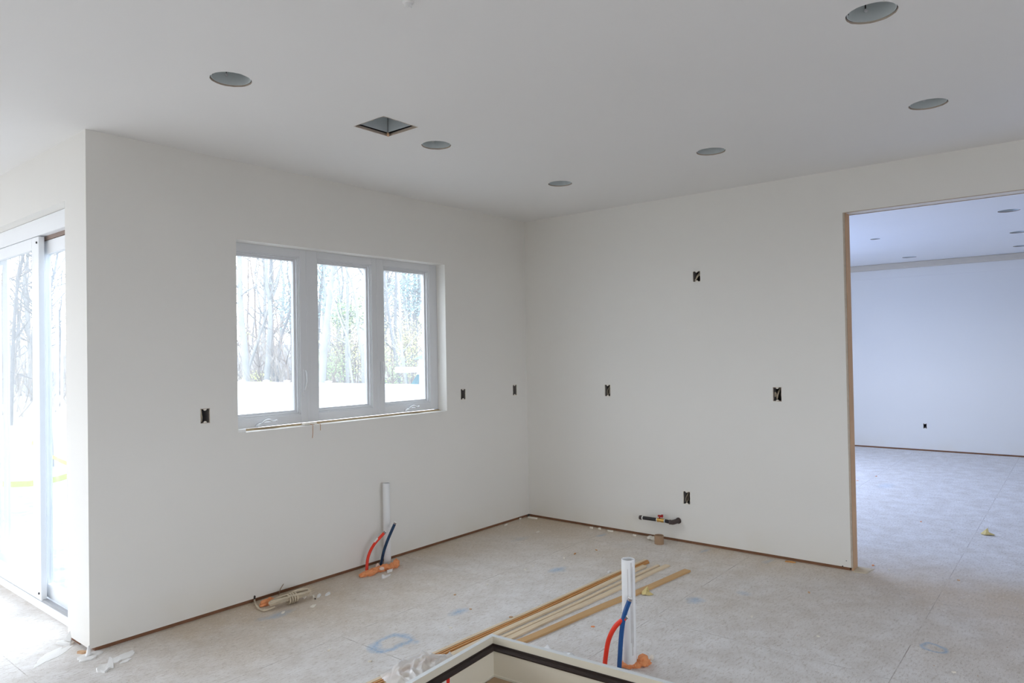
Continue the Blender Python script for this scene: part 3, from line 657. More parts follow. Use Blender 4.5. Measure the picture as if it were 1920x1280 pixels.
# ------------------------------------------------------------------ coiled cable at the left wall
t = empty('cable_coil', tuple(Z(545, 1128)), 'beige electrical cable coiled on the floor at the window wall', 'cable')
A, B = Z(507, 1136, .02), Z(580, 1112, .03); ax_ = (B-A); ln = ax_.length; ax_ = ax_.normalized(); sd = Vector((-ax_.y, ax_.x, 0)); C0 = (A+B)/2
rnd = random.Random(5)
for k in range(7):
    a = ln/2*rnd.uniform(.86, 1.06); b = .016+.005*k; ph = rnd.uniform(-.05, .05); P = []
    for j in range(25):
        th = 2*math.pi*j/24; pinch = .45+.55*abs(math.cos(th))**.8
        P.append(C0 + ax_*(a*math.cos(th)) + sd*(b*math.sin(th)*pinch + ph*.1) + Vector((0, 0, .006*math.sin(th*2+k) + .004*k + .004)))
    MB().tube(P, .0056, 7).build('cable_loop', CABLE, t, smooth=True)
for k in range(4):
    q = C0 + ax_*(.03-.016*k); P = []
    for j in range(17):
        th = 2*math.pi*j/16; P.append(q + sd*(.034*math.cos(th)) + Vector((0, 0, .008+.027*math.sin(th))) + ax_*.004*j/16)
    MB().tube(P, .0052, 7).build('cable_wrap', CABLE, t, smooth=True)
P = [Y(477, 1122, .004), Y(477.5, 1127, -.014), Z(481, 1135, .022), Z(486, 1141, .008), Z(494, 1144, .008), Z(503, 1142, .008), Z(515, 1137, .012)]
MB().tube(catmull(P, 5), .0055, 8).build('cable_tail', CABLE, t, smooth=True)
mb = MB(); q = Y(477, 1121, 0); mb.prism([(-.006, -.006), (.006, -.006), (.007, .012), (0, .018), (-.005, .012)], -.0015, .001, Matrix.Translation((q.x, -.002, q.z)) @ Matrix.Rotation(R(90), 4, 'X'))
mb.build('cable_hole', DARK, t)
P = [Y(521, 1122, -.02), Y(523, 1114, -.015), Y(526, 1104, -.015), Y(532, 1094, -.012)]
MB().tube(catmull(P, 5), [.0022]*15+[.0012], 6).build('loose_wire', WIRE, t, smooth=True)
foam('spray_foam', [(zp(497, 1131, .012), (.030, .018, .018)), (zp(507, 1127, .012), (.028, .018, .018))], 'small orange foam lump beside the coiled cable')

# ------------------------------------------------------------------ gas pipe and cardboard core
gp = Vector((-.06, -1.2, .17)); t = empty('gas_pipe', (0, -1.485, .175), 'black gas pipe with brass valve and red handle on the right wall', 'pipe')
gx = -.062
def gz(px, py): return X(px, py, gx)
a_, b_, c_, d_ = gz(1203, 970), gz(1232, 974), gz(1246, 976), gz(1256, 978.5)
MB().tube([a_, b_], .0140, 14).build('pipe', IRON, t, smooth=True)
dd = (b_-a_).normalized(); MB().tube([a_-dd*.018, a_-dd*.004, a_-dd*.003, a_+dd*.006], [.0165, .0185, .0185, .017], 14).build('end_cap', FIT, t, smooth=True)
MB().tube([a_+dd*.007, a_+dd*.015], .0168, 12).build('thread_tape', TAPE, t, smooth=True)
MB().tube([b_-dd*.002, b_+dd*.006], .0160, 12).build('thread_tape', TAPE, t, smooth=True)
v = MB().tube([b_+dd*.004, b_+dd*.012, b_+dd*.02, b_+dd*.034, b_+dd*.042, c_], [.017, .018, .015, .0165, .018, .016], 8).build('valve_body', BRASS, t, smooth=True)
vm = b_+dd*.024; mb = MB().tube([vm+Vector((0, 0, .010)), vm+Vector((0, 0, .028))], .006, 8)
mb.box((vm.x-.008, vm.y-.024, vm.z+.026), (vm.x+.008, vm.y+.014, vm.z+.040)); mb.box((vm.x-.007, vm.y-.028, vm.z+.024), (vm.x+.007, vm.y-.014, vm.z+.046)); mb.build('valve_handle', REDM, v, bevel=.001)
MB().tube([c_, c_+dd*.008], .0160, 12).build('thread_tape', mat('grey_tape', (.5,.55,.56), .6), t, smooth=True)
MB().tube([c_+dd*.004, d_], .0140, 12).build('nipple', IRON, t, smooth=True)
e_ = d_+dd*.02; MB().tube(catmull([d_, e_, e_+Vector((.022, -.014, .003)), Vector((-.002, e_.y-.024, e_.z+.006))], 5), [.0195]+[.0175]*4+[.0185]*11, 14).build('elbow', FIT, t, smooth=True)
MB().tube([Vector((-.006, e_.y-.024, e_.z+.006)), Vector((.0, e_.y-.025, e_.z+.006))], .024, 14).build('wall_flange', FIT, t, smooth=True)
P = Z(1236, 1019); t = MB().lathe([(.036, 0), (.0365, .066), (.035, .068), (.032, .066), (.0315, .001), (.036, 0)], (P.x, P.y, 0), 32).build('cardboard_core', CARD, smooth=True)
tag(t, 'short brown cardboard tube standing below the gas pipe', 'cardboard tube')
mb = MB(); rnd = random.Random(2); P = Vector((-.035, -1.325, 0))
for k in range(16): mb.blob((P.x-rnd.random()*.05, P.y-rnd.uniform(-.05, .055), .004+rnd.random()*.014), (.018*rnd.uniform(.6, 1.2), .022, .012), k, 2, .3)
tag(mb.build('plaster_crumbs', GYP, smooth=True), 'heap of white plaster crumbs left of the cardboard tube', 'debris', kind='stuff')

# ------------------------------------------------------------------ wood strips
def strip(a, b, w_, h_, m, label, grp, z=0.0, name='wood_strip', tilt=0):
    a = Vector((*a, z)); b = Vector((*b, z)); d_ = (b-a); l = d_.length; ang = math.atan2(d_.y, d_.x)
    M = Matrix.Translation(a) @ Matrix.Rotation(ang, 4, 'Z') @ Matrix.Rotation(tilt, 4, 'X')
    mb = MB(); n = 10; prev = None; vs = []; fs = []
    for k in range(n+1):
        x = l*k/n; wv = .004*math.sin(k*1.3+w_*100)
        vs += [M @ Vector((x, wv-w_/2, 0)), M @ Vector((x, wv+w_/2, 0)), M @ Vector((x, wv+w_/2, h_)), M @ Vector((x, wv-w_/2, h_))]
    for k in range(n):
        o_ = 4*k
        for q in range(4): fs.append((o_+q, o_+(q+1) % 4, o_+4+(q+1) % 4, o_+4+q))
    fs += [(3, 2, 1, 0), (4*n, 4*n+1, 4*n+2, 4*n+3)]
    mb.add(vs, fs); o = mb.build(name, m, origin=tuple(a)); return tag(o, label, 'wood strip', grp)
gs = 'long wood strips lying on the floor'
def fz(px, py): p = Z(px, py); return (p.x, p.y)
strip((-.600, -1.536), (-3.25, -1.428), .020, .010, WOODP, 'pale wood strip, outermost of the bundle on the window side', gs)
strip((-.615, -1.560), (-3.25, -1.453), .012, .012, WOODO, 'orange wood strip, second from the window side of the bundle', gs)
strip((-.640, -1.580), (-3.20, -1.473), .012, .012, WOODO, 'orange wood strip, third from the window side of the bundle', gs)
strip((-.735, -1.605), (-3.20, -1.508), .032, .012, WOODP, 'pale wood strip in the middle of the bundle with a short end', gs)
strip((-.662, -1.670), (-3.10, -1.560), .020, .010, WOODP, 'narrow pale wood strip, second from the open side of the bundle', gs)
strip((-.622, -1.727), (-3.05, -1.592), .036, .010, WOODP, 'wide pale wood strip, outermost of the bundle on the open floor side', gs)
strip((-.650, -1.893), (-2.75, -1.655), .048, .012, PLANK, 'wide golden plank lying apart from the thin strips', gs)

# ------------------------------------------------------------------ cream frame lying on the floor
K = Vector((-2.632, -1.827, 0)); e1 = Vector((-.9972, -.0746, 0)); e1 = Vector((-.588, -.045, 0)).normalized(); e2 = Vector((-e1.y*-1, 0, 0)); e2 = Vector((-e1.y, e1.x, 0))
if e2.y > 0: e2 = -e2
L1, L2, FH = .92, 2.06, .19
Mf = Matrix(((e1.x, e2.x, 0, K.x), (e1.y, e2.y, 0, K.y), (0, 0, 1, 0), (0, 0, 0, 1)))
fr = empty('door_frame', tuple(K), 'cream door frame lying flat on the floor with a dark rubber seal', 'door frame')
tk = .022; ins = .012
def jamb(name, a, b, inward):
    """a,b: footprint in frame coords; inward: unit (axis, sign) toward the inside"""
    mb = MB(); mb.box((*a, .0), (*b, FH), Mf); mb.m = 1
    o = mb.build(name, CREAM, fr, bevel=.0015)
    return o
def side(name, axis, pos, length, sgn):
    # profile in (n = inward distance, z): outer 0
    prof = [(0, 0), (tk+.004+ins, 0), (tk+.004+ins, .020), (tk+ins, .022), (tk+ins, .138), (tk, .1381), (tk, FH), (0, FH)]
    def P(n_, l_, z_):
        return Mf @ Vector((l_, pos+sgn*n_, z_)) if axis == 0 else Mf @ Vector((pos+sgn*n_, l_, z_))
    def run(pr, mats_, nm, par, l0=0, l1=length, off=None, sm=False):
        n = len(pr); mb = MB()
        m0 = lambda n_: l0+n_; m1 = lambda n_: l1-n_    # mitred ends
        vs = [P(a, m0(a), z) for a, z in pr] + [P(a, m1(a), z) for a, z in pr]
        mb.add(vs, [tuple(range(n))[::-1], tuple(range(n, 2*n))] + [(i, (i+1) % n, n+(i+1) % n, n+i) for i in range(n)])
        return mb.build(nm, mats_, par, smooth=sm)
    j = run(prof, CREAM, name, fr)
    run([(0, FH), (tk, FH), (tk, FH+.001), (0, FH+.001)], EDGE, 'top_edge', j)
    s = [(tk, .131), (tk+ins+.002, .130), (tk+ins+.009, .133), (tk+ins+.010, .139), (tk+ins+.004, .146), (tk+.004, .149), (tk+.003, .157), (tk, .158)]
    run(s, RUBBER, 'rubber_seal', j, sm=True)
side('head_jamb', 0, 0, L1, 1)
side('side_jamb', 1, 0, L2, 1)
side('head_jamb', 0, L2, L1, -1)
side('side_jamb', 1, L1, L2, -1)
o = MB().box((tk+ins+.01, tk+ins+.01, .001), (L1-tk-ins-.01, L2-tk-ins-.01, .014), Mf)
tag(o.build('board_sheet', CORRUG), 'brown board sheet on the floor inside the cream frame', 'board')
# sticker on the inside of the head jamb: white with a red top corner and dark print
nn = tk+ins+.0006
def stk(l0, l1, z0, z1, m, nm, n0=nn): MB().box((l0, n0, z0), (l1, n0+.0006, z1), Mf).build(nm, m, fr)
WHT = mat('sticker_white', (.80, .79, .74), .5); RDS = mat('sticker_red', (.70, .03, .02), .5); INK = mat('sticker_ink', (.05, .03, .03), .6); BRN = mat('sticker_brown', (.35, .18, .10), .6)
stk(.350, .53, .024, .129, WHT, 'sticker'); stk(.354, .376, .108, .129, RDS, 'sticker_red_corner', nn+.0006); stk(.395, .42, .088, .108, INK, 'sticker_print', nn+.0006); stk(.354, .376, .070, .104, BRN, 'sticker_print', nn+.0006); stk(.42, .45, .05, .06, INK, 'sticker_print', nn+.0006)

# ------------------------------------------------------------------ plastic bags
def crumple(name, outline_px, hfun, label, seed, res=46, zb=.0):
    pts = [Z(px, py) for px, py in outline_px]; xs = [p.x for p in pts]; ys = [p.y for p in pts]
    poly = [(p.x, p.y) for p in pts]
    def inside(x, y):
        c = False; n = len(poly)
        for i in range(n):
            (x1_, y1_), (x2_, y2_) = poly[i], poly[(i+1) % n]
            if (y1_ > y) != (y2_ > y) and x < (x2_-x1_)*(y-y1_)/(y2_-y1_)+x1_: c = not c
        return c
    def dist(x, y):
        m_ = 9
        for i in range(len(poly)):
            a = Vector(poly[i]); b = Vector(poly[(i+1) % len(poly)]); p = Vector((x, y)); d_ = b-a
            t_ = max(0, min(1, (p-a).dot(d_)/d_.length_squared)); m_ = min(m_, (p-(a+d_*t_)).length)
        return m_
    x0, x1, y0, y1 = min(xs), max(xs), min(ys), max(ys); mb = MB(); idx = {}; vs = []; fs = []
    nx = res; ny = max(8, int(res*(y1-y0)/(x1-x0)))
    for i in range(nx+1):
        for j in range(ny+1):
            x, y = x0+(x1-x0)*i/nx, y0+(y1-y0)*j/ny
            if not inside(x, y): continue
            d_ = dist(x, y); ca, sa = math.cos(.75), math.sin(.75); wx_ = .25*noise.noise(Vector((x*5, y*5, seed+9)))
            q = Vector(((x*ca+y*sa)*5+wx_, (-x*sa+y*ca)*10+wx_*3, seed)); q2 = Vector(((x*ca-y*sa)*9, (x*sa+y*ca)*15, seed+4))
            rid = max(0, 1-abs(noise.noise(q))*5); rid2 = max(0, 1-abs(noise.noise(q2))*5)
            h = hfun(x, y)*min(1, d_/.07)*(.30+.45*(.5+noise.noise(q*.5))+.42*rid+.22*rid2) + .005
            idx[i, j] = len(vs); vs.append((x+.01*noise.noise(q*2), y+.01*noise.noise(q*2+Vector((5, 5, 5))), zb+h))
    for i in range(nx):
        for j in range(ny):
            k = [(i, j), (i+1, j), (i+1, j+1), (i, j+1)]
            if all(a in idx for a in k): fs.append(tuple(idx[a] for a in k))
    mb.add(vs, fs); o = mb.build(name, FILM, smooth=False)
    for p in o.data.polygons: p.use_smooth = True
    return tag(o, label, 'plastic bag')
crumple('plastic_bag', [(712, 1272), (735, 1300), (800, 1312), (880, 1268), (900, 1235), (862, 1238), (835, 1235), (805, 1232), (770, 1248), (740, 1262)],
        lambda x, y: .065, 'crumpled white plastic bag at the bottom edge left of the cream frame', 2.0, 110, .012)
crumple('plastic_bag', [(1005, 1218), (1045, 1224), (1085, 1236), (1125, 1262), (1120, 1290), (1060, 1275), (1010, 1250)],
        lambda x, y: .055, 'thin white plastic sheet behind the long side of the cream frame', 5.0, 80)

# ------------------------------------------------------------------ floor debris
fl_ = [(225, 1228, .030, .020, .4, 'plaster disc at right of the group near the wall end'), (212, 1240, .022, .018, 1.2, 'plaster disc at left of the group near the wall end'),
       (236, 1237, .018, .009, .3, 'smallest plaster disc of the group near the wall end')]
flake(238, 1228, .052, .030, .5, .004, PLASTER, 'largest flat plaster disc near the white wall end', seed=1)
flake(218, 1238, .042, .026, 1.1, .004, PLASTER, 'cracked plaster disc in front of the white wall end', seed=2)
flake(236, 1239, .030, .013, .4, .004, PLASTER, 'small flat plaster disc in front of the white wall end', seed=3)
flake(168, 1231, .062, .045, .5, .006, PLASTER, 'spread blob of plaster at the foot of the white wall end', seed=4)
P = Z(167, 1229); mb = MB(); mb.tube([(P.x, P.y, .0), (P.x, P.y+.006, .012), (P.x+.006, P.y+.02, .045)], [.022, .012, .005], 12); tag(mb.build('plaster_drip', PLASTER, smooth=True), 'pinched plaster drip on the wall end corner', 'debris')
flake(196, 1252, .055, .035,   .9, .005, PLASTER, 'curled white drywall chip nearest the bottom left', name='drywall_chip', seed=6, curl=.008)
P = Z(206, 1252); tag(MB().prism([(-.02, 0), (.018, -.004), (.012, .045), (-.002, .055), (-.012, .02)], 0, .006, Matrix.Translation((P.x, P.y, 0)) @ Matrix.Rotation(-.6, 4, 'Z') @ Matrix.Rotation(R(80), 4, 'X')).build('drywall_chip', PLASTER), 'upright white drywall shard near the bottom left', 'debris')
flake(120, 1207, .05, .02, 2.0, .005, PLASTER, 'white plaster smear beside the door corner', seed=7, curl=.01)
P = Z(126, 1203); tag(MB().prism([(-.02, 0), (.022, 0), (.02, .03), (.012, .075), (-.004, .03)], 0, .005, Matrix.Translation((P.x, P.y, 0)) @ Matrix.Rotation(-.9, 4, 'Z') @ Matrix.Rotation(R(70), 4, 'X')).build('drywall_chip', PLASTER), 'curled shard standing at the left wall foot by the door', 'debris')
flake(134, 1207, .012, .008, .3, .008, GYP, 'tiny yellow crumb beside the standing curled shard', name='crumb', seed=8)
flake(154, 1224, .028, .012, 2.2, .010, STUD, 'small reddish wood chip at the foot of the wall end', name='wood_chip', seed=9)
flake(90, 1232, .10, .035, .8, .0015, PLASTER, 'thin flat plaster smear left of the wall end', seed=11)
flake(115, 1222, .09, .025, .6, .0015, PLASTER, 'thin plaster smear between the door and the wall end', seed=12)
flake(598, 1117, .035, .012, .75, .006, PLASTER, 'long smooth plaster smear right of the coiled cable, left half', seed=13)
flake(614, 1114, .030, .014, .6, .006, PLASTER, 'smooth plaster smear right of the coiled cable, right half', seed=14)
flake(587, 1136, .028, .014, .6, .003, GYP, 'flat pale plaster spot below the smear by the coiled cable', seed=15)
flake(531, 1148, .020, .009, .6, .003, GYP, 'flat pale plaster spot in front of the coiled cable', seed=16)
flake(571, 1121, .020, .009, .6, .008, GYP, 'yellowish crumb under the right end of the coiled cable', name='crumb', seed=17)
flake(588, 1119, .012, .007, 1.0, .010, GYP, 'yellowish crumb between coiled cable and plaster smear', name='crumb', seed=18)
flake(591, 1123, .004, .004, 0, .006, DARK, 'tiny black crumb by the coiled cable', name='crumb', seed=19)
flake(731, 1071, .030, .014, .3, .010, PLASTER, 'white drywall peel in front of the wall drain pipe foam', name='drywall_chip', seed=20, curl=.015)
flake(725, 1081, .045, .008, .2, .008, PLASTER, 'curled white paper peel in front of the wall pipes', name='drywall_chip', seed=21, curl=.02)
flake(1009, 997, .022, .008, .1, .006, GYP, 'flat pale chip in the floor near the room corner', name='drywall_chip', seed=22)
flake(949, 984, .026, .008, .2, .010, GYP, 'pale chip along the window wall near the corner, nearer one', name='drywall_chip', seed=23)
flake(976, 973, .014, .008, .2, .012, GYP, 'pale crumb along the window wall nearest the corner', name='crumb', seed=24)
flake(1000, 972, .05, .010, -1.4, .012, GYP, 'ridge of plaster in the room corner along the right wall', name='plaster_flake', seed=25)
flake(1109, 990, .018, .010, -1.5, .012, GYP, 'first plaster crumb along the right wall from the corner', name='crumb', seed=26)
flake(1124, 992, .014, .008, -1.5, .012, GYP, 'second plaster crumb along the right wall from the corner', name='crumb', seed=27)
flake(1144, 996, .022, .010, -1.5, .010, GYP, 'third plaster crumb along the right wall from the corner', name='crumb', seed=28)
flake(1189, 1004, .016, .008, -1.5, .010, GYP, 'plaster crumb along the right wall left of the crumb heap', name='crumb', seed=29)
flake(1482, 1054, .035, .008, -1.4, .008, WOODO, 'small brown wood sliver along the right wall left of the opening', name='wood_chip', seed=30)
flake(1078, 1038, .018, .007, .3, .003, WOODO, 'thin tan shaving in the floor centre', name='wood_shaving', seed=31)
flake(1118, 1031, .016, .006, 1.0, .003, WOODO, 'thin tan shaving right of the floor centre', name='wood_shaving', seed=32)
flake(1058, 1047, .012, .008, .4, .010, GYP, 'round pale crumb in the floor centre', name='crumb', seed=33)
flake(1142, 1073, .014, .010, .4, .010, PLASTER, 'white crumb left of the strips far ends', name='crumb', seed=34)
for i, (px, py, l) in enumerate([(853, 1115, 'small tan chip in the open floor'), (914, 1096, 'small pale chip in the floor left of the strips'), (882, 1142, 'small brown chip right of the blue chalk smudge'), (845, 1177, 'pale crumb right of the large blue ring'),
      (694, 1240, 'white chip left of the plastic bag'), (617, 1219, 'small white chip at lower left floor'), (1000, 1061, 'tiny pale crumb right of the oval blue mark'), (985, 1068, 'flat pale sliver right of the oval blue mark'),
      (958, 1157, 'small brown chip beside the strips'), (1410, 1156, 'small yellow shaving in the right floor'), (1517, 1111, 'small brown chip in the right floor'), (1534, 1193, 'white chip in the lower right floor'),
      (1788, 1260, 'pale chip at the lower right edge'), (1637, 1060, 'orange crumb in the opening'), (1667, 1068, 'pale sliver in the opening'), (1797, 1088, 'small tan crumb beyond the opening'), (1608, 901, 'orange crumb in the next room beside the stud'),
      (1643, 893, 'orange crumb at left in the next room'), (1727, 978, 'pink crumb in the middle of the next room floor'), (1783, 993, 'yellow crumb left of the yellow scrap in the next room'), (1186, 1156, 'orange crumb left of the drain pipe'), (1112, 1175, 'orange sliver left of the red pipe')]):
    flake(px, py, .010, .006, i*.7, .005, [STUD if 'brown' in l or 'tan' in l else FOAM if 'orange' in l or 'pink' in l else GYP][0], l, name='crumb' if 'crumb' in l else 'debris_chip', seed=40+i)
def wad(px, py, s, label, seed):
    P = Z(px, py); mb = MB(); rnd = random.Random(seed); c = Vector((P.x, P.y, s*.45)); vs = []; n = 9
    for k in range(n): t_ = 2*math.pi*k/n; vs.append(Vector((P.x+s*math.cos(t_)*rnd.uniform(.7, 1.1), P.y+s*math.sin(t_)*rnd.uniform(.7, 1.1), rnd.random()*s*.2)))
    vs.append(Vector((P.x+.2*s, P.y, s*1.1))); vs.append(Vector((P.x-.3*s, P.y+.3*s, s*.7)))
    mb.add(vs, [(i, (i+1) % n, n if i < 5 else n+1) for i in range(n)] + [(0, n, n+1), (5, n+1, n), tuple(range(n))[::-1]])
    tag(mb.build('paper_scrap', mat('yellow_paper', (.68, .56, .26), .8, var=.15, scale=30)), label, 'debris')
wad(1213, 1113, .042, 'crumpled yellow scrap right of the golden plank', 1); wad(1852, 1002, .048, 'crumpled yellow scrap on the next room floor', 3)
mb = MB(); P = Z(1222, 1238); mb.blob((P.x, P.y, .014), (.014, .012, .014), 3, 2, .3); tag(mb.build('crumb', GYP, smooth=True), 'pale nut sized crumb behind the drain pipe foam', 'debris')
P = [Z(1604, 1061), Z(1640, 1067), Z(1625, 1075), Z(1600, 1073)]
tag(scrap('sawdust', [(p.x, p.y) for p in P], .003, mat('sawdust', (.64, .55, .40), .95, var=.15, scale=30), 'tan sawdust patch at the foot of the raw stud', seed=3), kind='stuff')

# ------------------------------------------------------------------ outdoors
def gz_(x, y):
    d_ = max(0, math.hypot(max(0, x+3.5), max(0, y)) - .5) if x < 8 else 8
    return -.30 - .75*min(1, d_/8)**1.2
mb = MB(); xs = [-60, -30, -12, -6] + [-3.56+i*.5 for i in range(28)] + [14, 25, 50, 90]; ys = [.17+i*.5 for i in range(36)] + [22, 30, 45, 70, 120]
vs = [(x, y, gz_(x, y) + .03*noise.noise(Vector((x*2.1, y*2.1, 0)))) for x in xs for y in ys]; ny = len(ys)
mb.add(vs, [(i*ny+j, (i+1)*ny+j, (i+1)*ny+j+1, i*ny+j+1) for i in range(len(xs)-1) for j in range(ny-1) if not (xs[i] < -3.6 and ys[j+1] < 4.3 and xs[i+1] > -9)])
struct(mb.build('ground', SAND, smooth=True), 'pale straw strewn ground outside', 'ground')
mb = MB(); mb.box((-90, -90, -1.15), (-8.9, 120, -1.1)); mb.box((-8.9, -90, -1.15), (90, -7.9, -1.1)); mb.box((6.8, -7.9, -1.15), (90, .2, -1.1)); struct(mb.build('ground', SAND), 'pale ground around the house', 'ground')

# fence along the side of the yard
FT = .60
fpx = [(458, 715), (507, 715.5), (553, 715.7), (597, 715.9), (646, 716), (732, 717.5), (795, 720.6)]
FP = [Z(x, y, FT) for x, y in fpx]; FP = [FP[0]+(FP[0]-FP[1])*k for k in (4, 3, 2, 1)] + FP + [FP[-1]+(FP[-1]-FP[-2])*k for k in (1, 2)]
A, B = FP[3], FP[-3]; D_ = (B-A).normalized()
FP = [A + D_*((p-A).dot(D_)) + Vector((.35*math.sin(i*.5), 0, 0))*0 for i, p in enumerate(FP)]
fence = empty('fence', tuple(A), 'solid white vinyl fence with capped posts across the yard', 'fence')
for i, p in enumerate(FP):
    b = MB().box((p.x-.06, p.y-.06, -1.1), (p.x+.06, p.y+.06, FT+.035)).build('post', OUTP, fence)
    mb = MB(); mb.box((p.x-.085, p.y-.085, FT+.035), (p.x+.085, p.y+.085, FT+.055)); mb.add([(p.x-.07, p.y-.07, FT+.055), (p.x+.07, p.y-.07, FT+.055), (p.x+.07, p.y+.07, FT+.055), (p.x-.07, p.y+.07, FT+.055), (p.x, p.y, FT+.085)], [(0,1,4),(1,2,4),(2,3,4),(3,0,4),(3,2,1,0)])
    mb.build('post_cap', OUTP, b)
    if i < len(FP)-1:
        q = FP[i+1]; dv = q-p; ang = math.atan2(dv.y, dv.x); M = Matrix.Translation((p.x, p.y, 0)) @ Matrix.Rotation(ang, 4, 'Z'); l = dv.length
        mb = MB().box((0, -.018, -1.08), (l, .018, FT-.12), M).box((0, -.03, FT-.13), (l, .03, FT), M); mb.build('fence_panel', OUTP, fence)

# play set beyond the fence
dp = 25.0; C1 = dep(789, 700, dp); ps = empty('play_set', (C1.x, C1.y, -1.05), 'white and blue play set standing beyond the fence', 'play set')
right = Vector((rt.x, rt.y, 0)).normalized(); back = Vector((fw.x, fw.y, 0)).normalized()
Mp = Matrix(((right.x*1.85, back.x*1.85, 0, C1.x), (right.y*1.85, back.y*1.85, 0, C1.y), (0, 0, 1, 0), (0, 0, 0, 1)))
zt = C1.z
for a in (-.03, .95):
    for b in (0, 1.0): MB().box((a, b, -1.1), (a+.09, b+.09, zt+.48), Mp).build('post', OUTP, ps)
MB().box((-.49, -.03, dep(760, 698, dp).z), (.12, .06, dep(760, 688, dp).z), Mp).build('swing_beam', OUTP, ps)
z1_ = dep(785, 673, dp).z; mb = MB(); mb.add([Mp @ Vector(v_) for v_ in ((-.12, -.12, z1_), (1.15, -.12, z1_), (1.15, 1.2, z1_), (-.12, 1.2, z1_), (.5, .5, z1_+.6))], [(0,1,4),(1,2,4),(2,3,4),(3,0,4),(3,2,1,0)]); mb.build('roof', PLAYB, ps)
zr = dep(785, 701, dp).z
for k in range(5): MB().box((.06+k*.10, .0, -1.1), (.11+k*.10, .04, zr+.02), Mp).build('railing_slat', OUTP, ps)
MB().box((-.06, -.04, zr), (1.0, .04, zr+.06), Mp).build('rail', OUTP, ps)
mb = MB(); mb.box((.05, .30, -1.1), (.95, .34, zr), Mp); mb.build('side_panel', PLAYT, ps)
mb = MB(); mb.add([Mp @ Vector(v_) for v_ in ((-.08, .2, zr+.02), (-.08, .65, zr+.02), (-.75, .65, -1.0), (-.75, .2, -1.0), (-.02, .2, zr-.1), (-.02, .65, zr-.1), (-.45, .65, -1.0), (-.45, .2, -1.0))], [(0,1,2,3),(7,6,5,4),(0,3,7,4),(1,5,6,2),(0,4,5,1),(3,2,6,7)]); mb.build('slide', PLAYT, ps)
MB().prism([((.028 if k % 2 == 0 else .012)*math.cos(k*math.pi/5+math.pi/2), (.028 if k % 2 == 0 else .012)*math.sin(k*math.pi/5+math.pi/2)) for k in range(10)], 0, .004, Mp @ Matrix.Translation((-.33, -.03, dep(757, 693, dp).z)) @ Matrix.Rotation(R(90), 4, 'X')).build('star_emblem', BLUE, ps)

# neighbouring houses
def house(px, py_eave, dist, w_, d_, h_, rh, label, seed):
    C_ = dep(px, py_eave, dist); t = empty('house', (C_.x, C_.y, -1.05), label, 'house')
    M = Matrix.Translation((C_.x, C_.y, -1.1)) @ Matrix.Rotation(math.atan2(right.y, right.x)+.25*seed, 4, 'Z'); h_ = C_.z+1.1
    b = MB().box((-w_/2, 0, 0), (w_/2, d_, h_), M).build('wall', SIDING, t)
    vs = [(-w_/2-.4, -.4, h_), (w_/2+.4, -.4, h_), (w_/2+.4, d_+.4, h_), (-w_/2-.4, d_+.4, h_), (-w_/2-.4, d_/2, h_+rh), (w_/2+.4, d_/2, h_+rh)]
    MB().add([M @ Vector(v_) for v_ in vs], [(0,1,5,4),(2,3,4,5),(0,4,3),(1,2,5),(3,2,1,0)]).build('roof', SHINGLE, t)
    for k in range(3):
        x = -w_/2+w_*(k+.5)/3; f = MB().box((x-.55, -.05, h_*.35), (x+.55, 0, h_*.8), M).build('window_trim', OUTP, t)
        MB().box((x-.45, -.06, h_*.38), (x+.45, -.04, h_*.77), M).build('window_pane', mat('dark_pane', (.12,.14,.17), .2), f)
house(672, 713, 46, 12, 8, 3, 1.6, 'grey roofed house behind the trees seen in the middle pane', .6)
house(500, 706, 52, 13, 8, 3, 2.4, 'blue grey house behind the trees seen in the left pane', -.3)
house(30, 700, 60, 16, 8, 3, 2.5, 'pale house far off beyond the sliding door', .2)

# trees ------------------------------------------------------------
def branch(mb, p, d_, l, r, lev, rnd, n=5):
    pts = [p]; q = p.copy(); dd_ = d_.normalized(); k = 5 if lev > 0 else 3
    for i in range(k):
        dd_ = (dd_ + Vector((rnd.uniform(-1, 1), rnd.uniform(-1, 1), rnd.uniform(-.4, .9)))*.22).normalized(); q = q + dd_*l/k; pts.append(q.copy())
    mb.tube(pts, [r*(1-.8*i/k) for i in range(k+1)], n, False)
    if lev <= 0: return
    for i in range(2 if lev == 1 else 3 + (lev > 2)):
        j = rnd.randint(1, k-1); az = rnd.uniform(0, 2*math.pi)
        nd = (dd_ + Vector((math.cos(az), math.sin(az), rnd.uniform(-.1, .7)))*1.0).normalized()
        branch(mb, pts[j], nd, l*rnd.uniform(.45, .7), r*(1-.8*j/k)*.6, lev-1, rnd, 4 if lev > 1 else 3)
def tuft(mb, c, r, n, rnd, s=.06, flat=.7):
    for i in range(n):
        v_ = Vector((rnd.gauss(0, 1), rnd.gauss(0, 1), rnd.gauss(0, 1)*flat))*r*.5 + c
        a = Vector((rnd.uniform(-1, 1), rnd.uniform(-1, 1), rnd.uniform(-1, 1))).normalized()*s; b = a.orthogonal().normalized()*s*rnd.uniform(.3, .8)
        mb.add([v_-a, v_+b, v_+a, v_-b], [(0,1,2,3)])
